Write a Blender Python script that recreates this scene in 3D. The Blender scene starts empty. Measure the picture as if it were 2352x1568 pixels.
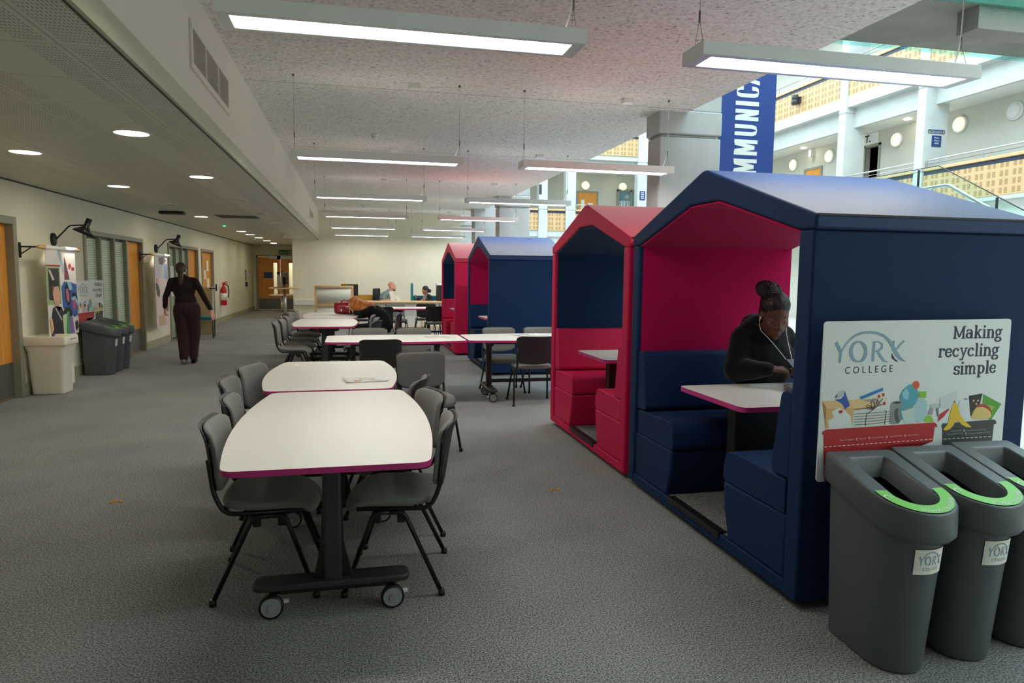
import bpy, bmesh, math, random
import numpy as np
from mathutils import Vector, Matrix, noise
PI = math.pi
S = bpy.context.scene
COL = S.collection
random.seed(7)

# ---------------------------------------------------------------- camera
yaw, pitch, roll = 0.22428, -0.09669, 0.009976
fwd = Vector((math.sin(yaw)*math.cos(pitch), math.cos(yaw)*math.cos(pitch), math.sin(pitch)))
rgt = Vector((math.cos(yaw), -math.sin(yaw), 0)); upv = rgt.cross(fwd)
r2 = math.cos(roll)*rgt + math.sin(roll)*upv; u2 = -math.sin(roll)*rgt + math.cos(roll)*upv
cd = bpy.data.cameras.new('camera'); cam = bpy.data.objects.new('camera', cd); COL.objects.link(cam)
cd.sensor_width = 36; cd.lens = 1595.8/2352*36; cd.clip_start = 0.05; cd.clip_end = 200
mw = Matrix.Identity(4)
for i in range(3):
    mw[i][0] = r2[i]; mw[i][1] = u2[i]; mw[i][2] = -fwd[i]
mw[2][3] = 1.5
cam.matrix_world = mw; S.camera = cam

# ---------------------------------------------------------------- world, exposure
S.view_settings.view_transform = 'Standard'; S.view_settings.look = 'None'
S.view_settings.gamma = 1; S.view_settings.use_curve_mapping = False
S.view_settings.exposure = 0.08
W = bpy.data.worlds.new('sky'); S.world = W; W.use_nodes = True
bg = W.node_tree.nodes['Background']
bg.inputs[0].default_value = (0.72, 0.91, 1.0, 1); bg.inputs[1].default_value = 5.0
PENDANT = 27.0; UPFILL = 2.0; DOWNLIGHT = 44.0; GLOBE = 1.0
S.cycles.max_bounces = 10; S.cycles.diffuse_bounces = 5; S.cycles.glossy_bounces = 4
S.cycles.transparent_max_bounces = 12; S.cycles.caustics_reflective = False; S.cycles.caustics_refractive = False
S.cycles.sample_clamp_indirect = 6.0
S.cycles.use_denoising = True

# ---------------------------------------------------------------- materials
def nt(name):
    m = bpy.data.materials.new(name); m.use_nodes = True
    n = m.node_tree; b = n.nodes['Principled BSDF']
    return m, n, b
def lin(c):
    return tuple(((v/255)/12.92 if v/255 <= .04045 else ((v/255+.055)/1.055)**2.4) for v in c)
def add(n, t, **k):
    x = n.nodes.new(t)
    for a, v in k.items(): setattr(x, a, v)
    return x
def coords(n, scale=None):
    tc = add(n, 'ShaderNodeTexCoord'); return tc.outputs['Object']
def mat(name, rgb, rough=.5, metal=0, spec=.5, bump=0, bscale=200, var=0, vscale=6, sheen=0, emit=None, estr=0):
    """procedural surface: base colour with a little noise variation and bump"""
    m, n, b = nt(name); c = lin(rgb)
    b.inputs['Roughness'].default_value = rough; b.inputs['Metallic'].default_value = metal
    b.inputs['Specular IOR Level'].default_value = spec
    if sheen: b.inputs['Sheen Weight'].default_value = sheen
    co = coords(n)
    nz = add(n, 'ShaderNodeTexNoise'); nz.inputs['Scale'].default_value = vscale; nz.inputs['Detail'].default_value = 3
    n.links.new(co, nz.inputs['Vector'])
    mx = add(n, 'ShaderNodeMix', data_type='RGBA')
    v = var if var else .04
    mx.inputs[6].default_value = (*[x*(1-v) for x in c], 1); mx.inputs[7].default_value = (*[min(1, x*(1+v)) for x in c], 1)
    n.links.new(nz.outputs['Fac'], mx.inputs[0]); n.links.new(mx.outputs[2], b.inputs['Base Color'])
    if bump:
        n2 = add(n, 'ShaderNodeTexNoise'); n2.inputs['Scale'].default_value = bscale; n2.inputs['Detail'].default_value = 2
        n.links.new(co, n2.inputs['Vector'])
        bp = add(n, 'ShaderNodeBump'); bp.inputs['Strength'].default_value = bump; bp.inputs['Distance'].default_value = .004
        n.links.new(n2.outputs['Fac'], bp.inputs['Height']); n.links.new(bp.outputs[0], b.inputs['Normal'])
    if emit:
        b.inputs['Emission Color'].default_value = (*lin(emit), 1); b.inputs['Emission Strength'].default_value = estr
    return m
def mnode(n, op, a, b=None, c=None):
    x = add(n, 'ShaderNodeMath', operation=op)
    for i, v in enumerate((a, b, c)):
        if v is None: continue
        if isinstance(v, (int, float)): x.inputs[i].default_value = v
        else: n.links.new(v, x.inputs[i])
    return x.outputs[0]
def ramp(n, fac, stops):
    r = add(n, 'ShaderNodeValToRGB'); e = r.color_ramp.elements
    while len(e) < len(stops): e.new(.5)
    for i, (p, c) in enumerate(stops): e[i].position = p; e[i].color = (*c, 1)
    n.links.new(fac, r.inputs[0]); return r.outputs[0]

def carpet_mat(name, dark, light, seam=True):
    m, n, b = nt(name); co = coords(n)
    a = add(n, 'ShaderNodeTexNoise'); a.inputs['Scale'].default_value = 130; a.inputs['Detail'].default_value = 3; a.inputs['Roughness'].default_value = .8
    n.links.new(co, a.inputs['Vector'])
    big = add(n, 'ShaderNodeTexNoise'); big.inputs['Scale'].default_value = 1.3; big.inputs['Detail'].default_value = 4
    n.links.new(co, big.inputs['Vector'])
    f = mnode(n, 'ADD', a.outputs['Fac'], mnode(n, 'MULTIPLY', mnode(n, 'SUBTRACT', big.outputs['Fac'], .5), .10))
    col = ramp(n, f, [(.40, lin(dark)), (.62, lin(light))])
    n.links.new(col, b.inputs['Base Color']); b.inputs['Roughness'].default_value = 1; b.inputs['Specular IOR Level'].default_value = .1
    b.inputs['Sheen Weight'].default_value = .15
    bp = add(n, 'ShaderNodeBump'); bp.inputs['Strength'].default_value = .2; bp.inputs['Distance'].default_value = .002
    n.links.new(a.outputs['Fac'], bp.inputs['Height']); n.links.new(bp.outputs[0], b.inputs['Normal'])
    return m
def acoustic_mat():
    m, n, b = nt('sprayed_acoustic_plaster'); co = coords(n)
    a = add(n, 'ShaderNodeTexNoise'); a.inputs['Scale'].default_value = 34; a.inputs['Detail'].default_value = 5; a.inputs['Roughness'].default_value = .65
    n.links.new(co, a.inputs['Vector'])
    v = add(n, 'ShaderNodeTexVoronoi'); v.inputs['Scale'].default_value = 55
    n.links.new(co, v.inputs['Vector'])
    base = ramp(n, a.outputs['Fac'], [(.31, lin((112, 104, 102))), (.40, lin((216, 212, 207))), (.62, lin((238, 235, 231)))])
    sx = add(n, 'ShaderNodeSeparateXYZ'); n.links.new(co, sx.inputs[0])
    # board joints across the room every 3.7 m
    fy = mnode(n, 'PINGPONG', mnode(n, 'SUBTRACT', sx.outputs[1], 7.55), 1.85)
    line = mnode(n, 'LESS_THAN', fy, .008)
    mx = add(n, 'ShaderNodeMix', data_type='RGBA'); mx.inputs[7].default_value = (*lin((120, 108, 104)), 1)
    n.links.new(mnode(n, 'MULTIPLY', line, .6), mx.inputs[0]); n.links.new(base, mx.inputs[6])
    n.links.new(mx.outputs[2], b.inputs['Base Color']); b.inputs['Roughness'].default_value = .95; b.inputs['Specular IOR Level'].default_value = .1
    h = mnode(n, 'ADD', a.outputs['Fac'], mnode(n, 'MULTIPLY', v.outputs['Distance'], .4))
    bp = add(n, 'ShaderNodeBump'); bp.inputs['Strength'].default_value = .45; bp.inputs['Distance'].default_value = .012
    n.links.new(h, bp.inputs['Height']); n.links.new(bp.outputs[0], b.inputs['Normal'])
    return m
def perf_tile_mat():
    """white metal corridor tiles: 600 mm grid, slotted perforation with plain lanes"""
    m, n, b = nt('perforated_metal_tile'); co = coords(n)
    s = add(n, 'ShaderNodeSeparateXYZ'); n.links.new(co, s.inputs[0]); x, y = s.outputs[0], s.outputs[1]
    ty = mnode(n, 'PINGPONG', mnode(n, 'SUBTRACT', y, 3.655), .303)
    jy = mnode(n, 'LESS_THAN', ty, .005)
    tx = mnode(n, 'PINGPONG', mnode(n, 'ADD', x, 1.295), .31)
    jx = mnode(n, 'LESS_THAN', tx, .005)
    joint = mnode(n, 'MAXIMUM', jx, jy)
    px = mnode(n, 'LESS_THAN', mnode(n, 'FRACT', mnode(n, 'MULTIPLY', x, 60)), .38)
    py = mnode(n, 'LESS_THAN', mnode(n, 'FRACT', mnode(n, 'MULTIPLY', y, 24)), .62)
    inx = mnode(n, 'GREATER_THAN', tx, .03); iny = mnode(n, 'GREATER_THAN', ty, .03)
    # plain lanes under the downlights
    l1 = mnode(n, 'GREATER_THAN', mnode(n, 'ABSOLUTE', mnode(n, 'ADD', x, 1.6)), .15)
    l2 = mnode(n, 'GREATER_THAN', mnode(n, 'ABSOLUTE', mnode(n, 'ADD', x, 2.78)), .15)
    p = mnode(n, 'MULTIPLY', mnode(n, 'MULTIPLY', mnode(n, 'MULTIPLY', px, py), mnode(n, 'MULTIPLY', inx, iny)), mnode(n, 'MULTIPLY', l1, l2))
    dk = mnode(n, 'ADD', mnode(n, 'MULTIPLY', p, .6), mnode(n, 'MULTIPLY', joint, .35))
    mx = add(n, 'ShaderNodeMix', data_type='RGBA'); mx.inputs[6].default_value = (*lin((214, 212, 198)), 1); mx.inputs[7].default_value = (*lin((60, 58, 52)), 1)
    n.links.new(dk, mx.inputs[0]); n.links.new(mx.outputs[2], b.inputs['Base Color'])
    b.inputs['Roughness'].default_value = .45; b.inputs['Specular IOR Level'].default_value = .35
    return m
def slotted_wood_mat(name, axis):
    """pale birch panel with groups of short slots"""
    m, n, b = nt(name); co = coords(n)
    s = add(n, 'ShaderNodeSeparateXYZ'); n.links.new(co, s.inputs[0]); u, z = s.outputs[axis], s.outputs[2]
    fu = mnode(n, 'FRACT', mnode(n, 'MULTIPLY', u, 1/.34))
    g1 = mnode(n, 'LESS_THAN', mnode(n, 'ABSOLUTE', mnode(n, 'SUBTRACT', fu, .28)), .13)
    g2 = mnode(n, 'LESS_THAN', mnode(n, 'ABSOLUTE', mnode(n, 'SUBTRACT', fu, .68)), .13)
    g = mnode(n, 'MAXIMUM', g1, g2)
    fz = mnode(n, 'FRACT', mnode(n, 'MULTIPLY', z, 1/.205))
    h = mnode(n, 'LESS_THAN', mnode(n, 'ABSOLUTE', mnode(n, 'SUBTRACT', fz, .5)), .34)
    fine = mnode(n, 'LESS_THAN', mnode(n, 'FRACT', mnode(n, 'MULTIPLY', z, 1/.0233)), .5)
    k = mnode(n, 'MULTIPLY', mnode(n, 'MULTIPLY', g, h), fine)
    wv = add(n, 'ShaderNodeTexNoise'); wv.inputs['Scale'].default_value = 3; wv.inputs['Detail'].default_value = 3
    mp = add(n, 'ShaderNodeMapping'); mp.inputs['Scale'].default_value = (4, 4, 30) if axis != 2 else (30, 30, 4)
    n.links.new(co, mp.inputs[0]); n.links.new(mp.outputs[0], wv.inputs['Vector'])
    base = ramp(n, wv.outputs['Fac'], [(.3, lin((198, 160, 112))), (.7, lin((216, 180, 134)))])
    mx = add(n, 'ShaderNodeMix', data_type='RGBA'); mx.inputs[7].default_value = (*lin((120, 84, 50)), 1)
    n.links.new(k, mx.inputs[0]); n.links.new(base, mx.inputs[6]); n.links.new(mx.outputs[2], b.inputs['Base Color'])
    b.inputs['Roughness'].default_value = .45
    return m
def wood_mat(name, c0, c1, sc=(8, 8, 1.2), rough=.4):
    m, n, b = nt(name); co = coords(n)
    mp = add(n, 'ShaderNodeMapping'); mp.inputs['Scale'].default_value = sc; n.links.new(co, mp.inputs[0])
    a = add(n, 'ShaderNodeTexNoise'); a.inputs['Scale'].default_value = 4; a.inputs['Detail'].default_value = 5; a.inputs['Distortion'].default_value = .6
    n.links.new(mp.outputs[0], a.inputs['Vector'])
    n.links.new(ramp(n, a.outputs['Fac'], [(.3, lin(c0)), (.7, lin(c1))]), b.inputs['Base Color'])
    b.inputs['Roughness'].default_value = rough; return m
def concrete_mat(name, c0, c1):
    m, n, b = nt(name); co = coords(n)
    a = add(n, 'ShaderNodeTexNoise'); a.inputs['Scale'].default_value = 1.6; a.inputs['Detail'].default_value = 7; a.inputs['Roughness'].default_value = .6
    n.links.new(co, a.inputs['Vector'])
    col = ramp(n, a.outputs['Fac'], [(.25, lin(c0)), (.75, lin(c1))])
    v = add(n, 'ShaderNodeTexVoronoi'); v.inputs['Scale'].default_value = 9; n.links.new(co, v.inputs['Vector'])
    hole = mnode(n, 'LESS_THAN', v.outputs['Distance'], .035)
    mx = add(n, 'ShaderNodeMix', data_type='RGBA'); mx.inputs[7].default_value = (*lin((95, 95, 95)), 1)
    n.links.new(mnode(n, 'MULTIPLY', hole, .5), mx.inputs[0]); n.links.new(col, mx.inputs[6]); n.links.new(mx.outputs[2], b.inputs['Base Color'])
    b.inputs['Roughness'].default_value = .75; b.inputs['Specular IOR Level'].default_value = .3
    bp = add(n, 'ShaderNodeBump'); bp.inputs['Strength'].default_value = .2; bp.inputs['Distance'].default_value = .01
    n.links.new(a.outputs['Fac'], bp.inputs['Height']); n.links.new(bp.outputs[0], b.inputs['Normal'])
    return m
def fabric_mat(name, rgb, rough=.75, spec=.35, sheen=.2):
    m, n, b = nt(name); co = coords(n); c = lin(rgb)
    a = add(n, 'ShaderNodeTexNoise'); a.inputs['Scale'].default_value = 420; a.inputs['Detail'].default_value = 2
    n.links.new(co, a.inputs['Vector'])
    n.links.new(ramp(n, a.outputs['Fac'], [(.3, tuple(x*.72 for x in c)), (.7, tuple(min(1, x*1.28) for x in c))]), b.inputs['Base Color'])
    b.inputs['Roughness'].default_value = rough; b.inputs['Specular IOR Level'].default_value = spec; b.inputs['Sheen Weight'].default_value = sheen
    b.inputs['Sheen Roughness'].default_value = .5
    big = add(n, 'ShaderNodeTexNoise'); big.inputs['Scale'].default_value = 5; n.links.new(co, big.inputs['Vector'])
    bp = add(n, 'ShaderNodeBump'); bp.inputs['Strength'].default_value = .25; bp.inputs['Distance'].default_value = .002
    n.links.new(mnode(n, 'ADD', a.outputs['Fac'], mnode(n, 'MULTIPLY', big.outputs['Fac'], 3)), bp.inputs['Height']); n.links.new(bp.outputs[0], b.inputs['Normal'])
    return m
def emit_mat(name, rgb, s):
    m, n, b = nt(name); b.inputs['Base Color'].default_value = (.8, .8, .8, 1)
    b.inputs['Emission Color'].default_value = (*lin(rgb), 1); b.inputs['Emission Strength'].default_value = s; return m
def glass_mat(name, tint, refl=.12):
    m, n, b = nt(name); out = n.nodes['Material Output']
    tr = add(n, 'ShaderNodeBsdfTransparent'); tr.inputs[0].default_value = (*tint, 1)
    gl = add(n, 'ShaderNodeBsdfGlossy'); gl.inputs['Roughness'].default_value = .03
    lw = add(n, 'ShaderNodeLayerWeight'); lw.inputs[0].default_value = .5
    mx = add(n, 'ShaderNodeMixShader'); n.links.new(mnode(n, 'ADD', mnode(n, 'MULTIPLY', mnode(n, 'POWER', lw.outputs['Facing'], 4), refl*3), .02), mx.inputs[0])
    n.links.new(tr.outputs[0], mx.inputs[1]); n.links.new(gl.outputs[0], mx.inputs[2]); n.links.new(mx.outputs[0], out.inputs[0])
    return m

M = {}
M['carpet'] = carpet_mat('grey_flecked_carpet', (58, 59, 60), (178, 179, 177))
M['carpet_dark'] = carpet_mat('booth_floor_carpet', (60, 60, 60), (140, 138, 136))
M['acoustic'] = acoustic_mat(); M['tile'] = perf_tile_mat()
M['wall'] = mat('cream_wall_paint', (234, 229, 210), .7, bump=.1, bscale=120, spec=.3)
M['wall_cool'] = mat('pale_wall_paint', (206, 204, 192), .7, spec=.3)
M['bulk'] = mat('bulkhead_paint', (222, 214, 202), .75, spec=.25, bump=.08)
M['lip'] = mat('bulkhead_lip_metal', (186, 182, 160), .5)
M['skirt'] = mat('skirting_paint', (176, 172, 150), .5)
M['frame'] = mat('grey_frame_paint', (150, 148, 132), .45)
M['orange'] = wood_mat('orange_beech_veneer', (222, 138, 44), (240, 168, 72), (6, 6, .8))
M['kick'] = mat('brushed_kick_plate', (120, 120, 118), .4, metal=.6)
M['blind'] = mat('pale_green_blind', (244, 246, 230), .6)
M['glass'] = glass_mat('clear_glass', (.93, .97, .95))
M['glass_green'] = glass_mat('green_edge_glass', (.86, .965, .94), .12)
M['glass_edge'] = glass_mat('cyan_glass_edge', (.72, .96, .95), .1)
M['concrete'] = concrete_mat('fair_faced_concrete', (170, 170, 170), (196, 195, 195))
M['concrete_pale'] = concrete_mat('pale_painted_concrete', (186, 190, 188), (206, 209, 207))
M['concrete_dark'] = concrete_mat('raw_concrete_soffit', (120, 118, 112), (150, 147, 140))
M['slot_y'] = slotted_wood_mat('slotted_birch_y', 1); M['slot_x'] = slotted_wood_mat('slotted_birch_x', 0)
M['birch'] = wood_mat('birch_rail', (204, 164, 114), (220, 184, 136))
M['navy_metal'] = mat('navy_metal_strip', (38, 50, 72), .4)
M['steel'] = mat('satin_steel', (190, 192, 194), .28, metal=.9)
M['chrome'] = mat('polished_chrome', (215, 216, 218), .12, metal=1)
M['navy'] = fabric_mat('navy_vinyl_fabric', (14, 44, 84), .62, .18, .02)
M['navy_in'] = fabric_mat('navy_lining_fabric', (17, 44, 78), .9, .2, .05)
M['red'] = fabric_mat('raspberry_vinyl_fabric', (204, 22, 78), .6, .25, .0)
M['pink_in'] = fabric_mat('raspberry_lining_fabric', (174, 12, 78), .9, .15, .03)
M['navy_roof'] = fabric_mat('navy_vinyl_lit', (16, 52, 104), .55, .42, .05)  # lighter copy of the navy vinyl, light on the roof painted in
M['red_roof'] = fabric_mat('raspberry_vinyl_lit', (226, 34, 86), .5, .5, .15)  # brighter copy of the raspberry vinyl, roof light put into its colour
M['black'] = mat('black_plastic', (22, 22, 24), .45, bump=.05)
M['black_metal'] = mat('black_powder_coat', (18, 18, 20), .4, spec=.5)
M['graphite'] = mat('graphite_metal', (48, 49, 52), .45)
M['shell'] = mat('charcoal_plastic_shell', (44, 45, 48), .5)
M['seat'] = fabric_mat('grey_chair_fabric', (126, 126, 122), .95, .15, .2)
M['white_top'] = mat('white_laminate', (232, 228, 220), .38, spec=.4, var=.01)
M['magenta'] = mat('magenta_edge_band', (196, 48, 128), .4)
M['bin'] = mat('dark_grey_bin_plastic', (80, 86, 90), .40, bump=.1, bscale=500, spec=.6)
M['bin_dark'] = mat('black_bin_liner', (12, 12, 13), .3)
M['silver'] = mat('crumpled_foil', (210, 205, 195), .2, metal=.7)
M['cream_bin'] = mat('cream_bin_plastic', (236, 234, 220), .5, spec=.4)
M['green_sticker'] = mat('lime_sticker', (128, 216, 92), .45)
M['white_print'] = mat('white_print', (240, 242, 240), .5)
M['sign_board'] = mat('white_sign_board', (226, 230, 232), .35)
M['navy_ink'] = mat('navy_ink', (28, 26, 66), .5)
M['logo_blue'] = mat('grey_blue_ink', (138, 168, 190), .5)
M['housing'] = mat('pendant_housing_white', (240, 241, 241), .45)
M['diffuser'] = emit_mat('pendant_diffuser', (255, 252, 244), PENDANT)
M['upfill_glow'] = emit_mat('added_upfill_glow', (255, 250, 240), UPFILL)  # added upward glow that brightens ceiling and bulkhead
M['downlit'] = emit_mat('downlight_lens', (255, 246, 220), DOWNLIGHT)
M['downoff'] = mat('unlit_downlight_reflector', (190, 190, 186), .2, metal=.8)
M['globe'] = emit_mat('globe_lamp_glow', (255, 238, 168), GLOBE)
M['banner'] = mat('royal_blue_banner', (30, 62, 140), .6)
M['white'] = mat('white_plastic', (232, 232, 228), .45)
M['paper'] = mat('white_paper', (242, 240, 234), .6)
M['fire_red'] = mat('fire_red_enamel', (204, 24, 34), .3)
M['teal'] = fabric_mat('teal_seat_fabric', (20, 110, 120), .9)
M['teal_metal'] = mat('teal_painted_metal', (24, 134, 148), .4)
M['beech'] = wood_mat('beech_desk', (214, 168, 112), (232, 192, 138))
M['panel_pale'] = mat('pale_desk_panel', (214, 216, 206), .5)
M['card'] = mat('buff_screen_felt', (196, 166, 122), .8)
M['ochre'] = mat('ochre_desk_screen', (222, 168, 72), .6)
M['exit_green'] = mat('exit_sign_green', (28, 110, 62), .4)
M['sign_blue'] = mat('blue_sign', (36, 62, 120), .4)
M['sign_yellow'] = mat('yellow_print', (240, 200, 40), .5)
M['wood_lt'] = M['birch']
M['tan'] = mat('pale_atrium_floor', (190, 186, 178), .5)
def flat(rgb, rough=.55):
    k = 'ink_%d_%d_%d' % tuple(rgb)
    if k not in M: M[k] = mat(k, rgb, rough, var=.02)
    return M[k]

# ---------------------------------------------------------------- mesh helpers
def bm_new(): return bmesh.new()
def link(name, bm, mats, parent=None, smooth=False, loc=None):
    me = bpy.data.meshes.new(name); bmesh.ops.recalc_face_normals(bm, faces=bm.faces[:]); bm.to_mesh(me); bm.free()
    if not isinstance(mats, (list, tuple)): mats = [mats]
    for m in mats: me.materials.append(M[m] if isinstance(m, str) else m)
    o = bpy.data.objects.new(name, me); COL.objects.link(o)
    if parent: o.parent = parent
    if loc: o.location = loc
    if smooth:
        for p in me.polygons: p.use_smooth = True
    return o
def bevel(o, w=.005, seg=2, ang=35):
    b = o.modifiers.new('bevel', 'BEVEL'); b.width = w; b.segments = seg; b.limit_method = 'ANGLE'; b.angle_limit = math.radians(ang)
    b.harden_normals = False
    for p in o.data.polygons: p.use_smooth = True
    try: o.data.set_sharp_from_angle(angle=math.radians(50))
    except Exception: pass
    return o
def subsurf(o, n=1):
    s = o.modifiers.new('subsurf', 'SUBSURF'); s.levels = n; s.render_levels = n
    for p in o.data.polygons: p.use_smooth = True
    return o
def quad(bm, a, b, c, d, mi=0):
    f = bm.faces.new([bm.verts.new(p) for p in (a, b, c, d)]); f.material_index = mi; return f
def box(bm, x0, x1, y0, y1, z0, z1, mi=0, mx=None):
    v = [Vector(p) for p in ((x0,y0,z0),(x1,y0,z0),(x1,y1,z0),(x0,y1,z0),(x0,y0,z1),(x1,y0,z1),(x1,y1,z1),(x0,y1,z1))]
    if mx is not None: v = [mx @ p for p in v]
    v = [bm.verts.new(p) for p in v]
    for q in ((3,2,1,0),(4,5,6,7),(0,1,5,4),(1,2,6,5),(2,3,7,6),(3,0,4,7)):
        f = bm.faces.new([v[i] for i in q]); f.material_index = mi
    return bm
def frame_axes(d):
    d = d.normalized(); a = Vector((0,0,1)) if abs(d.z) < .9 else Vector((1,0,0))
    x = d.cross(a).normalized(); return x, d.cross(x).normalized()
def tube(bm, pts, r, n=8, mi=0, cap=True):
    pts = [Vector(p) for p in pts]; rs = r if isinstance(r, (list, tuple)) else [r]*len(pts)
    rings = []; x = None
    for i, p in enumerate(pts):
        d = (pts[min(i+1, len(pts)-1)] - pts[max(i-1, 0)])
        if d.length < 1e-9: d = Vector((0,0,1))
        d.normalize()
        if x is None: x, y = frame_axes(d)
        else:
            x = (x - d*x.dot(d)); x = x.normalized() if x.length > 1e-6 else frame_axes(d)[0]
            y = d.cross(x)
        rings.append([bm.verts.new(p + rs[i]*(math.cos(2*PI*k/n)*x + math.sin(2*PI*k/n)*y)) for k in range(n)])
    for a, b in zip(rings, rings[1:]):
        for k in range(n):
            f = bm.faces.new((a[k], a[(k+1)%n], b[(k+1)%n], b[k])); f.material_index = mi; f.smooth = True
    if cap:
        f = bm.faces.new(rings[0][::-1]); f.material_index = mi; f = bm.faces.new(rings[-1]); f.material_index = mi
    return bm
def arcpts(pts, r=.04, n=5):
    """polyline with rounded corners"""
    P = [Vector(p) for p in pts]; out = [P[0]]
    for a, b, c in zip(P, P[1:], P[2:]):
        u, w = (a-b), (c-b); rr = min(r, u.length*.45, w.length*.45)
        p0, p1 = b+u.normalized()*rr, b+w.normalized()*rr
        for k in range(n+1):
            t = k/n; out.append((1-t)**2*p0 + 2*t*(1-t)*b + t*t*p1)
    out.append(P[-1]); return out
def lathe(bm, prof, c=(0,0,0), n=24, mi=0, axis='z', mx=None):
    c = Vector(c); rings = []
    for r, h in prof:
        ring = []
        for k in range(n):
            a = 2*PI*k/n; p = {'z': (r*math.cos(a), r*math.sin(a), h), 'x': (h, r*math.cos(a), r*math.sin(a)), 'y': (r*math.cos(a), h, r*math.sin(a))}[axis]
            p = Vector(p)
            if mx is not None: p = mx @ p
            ring.append(bm.verts.new(p + c))
        rings.append(ring)
    for a, b in zip(rings, rings[1:]):
        for k in range(n):
            f = bm.faces.new((a[k], a[(k+1)%n], b[(k+1)%n], b[k])); f.material_index = mi; f.smooth = True
    for ring in (rings[0], rings[-1]):
        f = bm.faces.new(ring); f.material_index = mi
    return bm
def prism(bm, poly, fn, h, mi=0, side=None):
    """2-D outline poly -> solid between fn(x, y, 0) and fn(x, y, h)"""
    a = [bm.verts.new(fn(x, y, 0)) for x, y in poly]; b = [bm.verts.new(fn(x, y, h)) for x, y in poly]
    f = bm.faces.new(a[::-1]); f.material_index = mi; f = bm.faces.new(b); f.material_index = mi
    for k in range(len(poly)):
        f = bm.faces.new((a[k], a[(k+1) % len(poly)], b[(k+1) % len(poly)], b[k])); f.material_index = mi if side is None else side
    return bm
def rpoly(pts, r, n=5):
    """closed outline with rounded corners; r a number or one per corner"""
    out = []; N = len(pts); R = r if isinstance(r, (list, tuple)) else [r]*N
    for i in range(N):
        a, b, c = Vector(pts[i-1]), Vector(pts[i]), Vector(pts[(i+1) % N])
        u, w = a-b, c-b; rr = min(R[i], u.length*.49, w.length*.49)
        if rr < 1e-5: out.append((b.x, b.y)); continue
        p0, p1 = b+u.normalized()*rr, b+w.normalized()*rr
        for k in range(n+1):
            t = k/n; q = (1-t)**2*p0 + 2*t*(1-t)*b + t*t*p1; out.append((q.x, q.y))
    return out
XY = lambda x, y, h: Vector((x, y, h))
def ribbon(pts, w, closed=False):
    """stroke of width w (number or list) along 2-D pts -> list of quads"""
    P = [Vector((p[0], p[1])) for p in pts]; N = len(P); ws = w if isinstance(w, (list, tuple)) else [w]*N
    L, R = [], []
    for i in range(N):
        d = (P[(i+1) % N]-P[i-1]) if closed else (P[min(i+1, N-1)]-P[max(i-1, 0)])
        d = d.normalized() if d.length > 1e-9 else Vector((1, 0)); q = Vector((-d.y, d.x))*ws[i]/2
        L.append(P[i]+q); R.append(P[i]-q)
    rng = range(N if closed else N-1)
    return [[tuple(L[i]), tuple(L[(i+1) % N]), tuple(R[(i+1) % N]), tuple(R[i])] for i in rng]
def arc(cx, cy, rx, ry, a0, a1, n=12):
    return [(cx+rx*math.cos(math.radians(a0+(a1-a0)*k/n)), cy+ry*math.sin(math.radians(a0+(a1-a0)*k/n))) for k in range(n+1)]
def draw(bm, polys, fn, mi=0, lift=None):
    for i, p in enumerate(polys):
        d = Vector(lift)*(i % 9) if lift else Vector()
        try:
            f = bm.faces.new([bm.verts.new(fn(x, y)+d) for x, y in p]); f.material_index = mi
        except ValueError: pass
    return bm
def text_bm(body, size, fn, spacing=1.0, sx=1.0, offset=0, align='CENTER'):
    """built-in letters as flat mesh mapped by fn(x, y)"""
    c = bpy.data.curves.new('lettering', 'FONT'); c.body = body; c.size = size; c.align_x = align; c.space_character = spacing
    c.offset = offset; c.resolution_u = 4; c.fill_mode = 'FRONT'
    o = bpy.data.objects.new('lettering', c); COL.objects.link(o)
    dg = bpy.context.evaluated_depsgraph_get(); me = bpy.data.meshes.new_from_object(o.evaluated_get(dg))
    bm = bmesh.new(); bm.from_mesh(me)
    for v in bm.verts: v.co = fn(v.co.x*sx, v.co.y)
    bpy.data.objects.remove(o); bpy.data.curves.remove(c); bpy.data.meshes.remove(me)
    return bm

# ---------------------------------------------------------------- things
def empty(name, loc=(0,0,0), rz=0):
    o = bpy.data.objects.new(name, None); COL.objects.link(o); o.location = loc; o.rotation_euler = (0, 0, rz); o.empty_display_size = .1
    return o
def tag(o, label, cat, group=None, kind=None):
    o['label'] = label; o['category'] = cat
    if group: o['group'] = group
    if kind: o['kind'] = kind
    return o
def thing(name, label, cat, loc=(0,0,0), rz=0, group=None): return tag(empty(name, loc, rz), label, cat, group)
def struct(o, label=None):
    o['kind'] = 'structure'
    if label: o['label'] = label
    return o
def dup(o, parent=None):
    c = o.copy(); COL.objects.link(c)
    if parent: c.parent = parent
    for ch in list(o.children): dup(ch, c)
    return c

# ================================================================ SETTING
def slab(name, m, *b, label=None, bev=0):
    bm = bm_new()
    for q in b: box(bm, *q)
    o = link(name, bm, m)
    if bev: bevel(o, bev)
    return struct(o, label)
XW, YE = -3.83, 22.8
slab('floor', 'carpet', (-3.83, 4.3, -3, 31, -.06, 0), label='grey flecked carpet of the study area')
slab('floor_atrium', 'tan', (4.3, 17, -3, 34, -.06, 0), label='pale hard floor of the atrium')
Z2 = 2.04
OPEN = [(8.0, 9.16, 2.03), (11.33, 14.2, 2.06), (16.07, 18.94, 2.06), (19.42, 20.9, 2.04)]
segs = []; y = -3
for a, b, h in OPEN:
    segs.append((-4.05, XW, y, a, 0, 2.7)); segs.append((-4.05, XW, a, b, h, 2.7)); y = b
segs.append((-4.05, XW, y, 29.3, 0, 2.7))
slab('wall_left', 'wall', *segs, label='cream corridor wall with doors and glazed office fronts')
slab('wall_office', 'wall_cool', (-6.4, -6.3, -1, 29, 0, 2.7), label='pale wall inside the offices')
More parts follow.
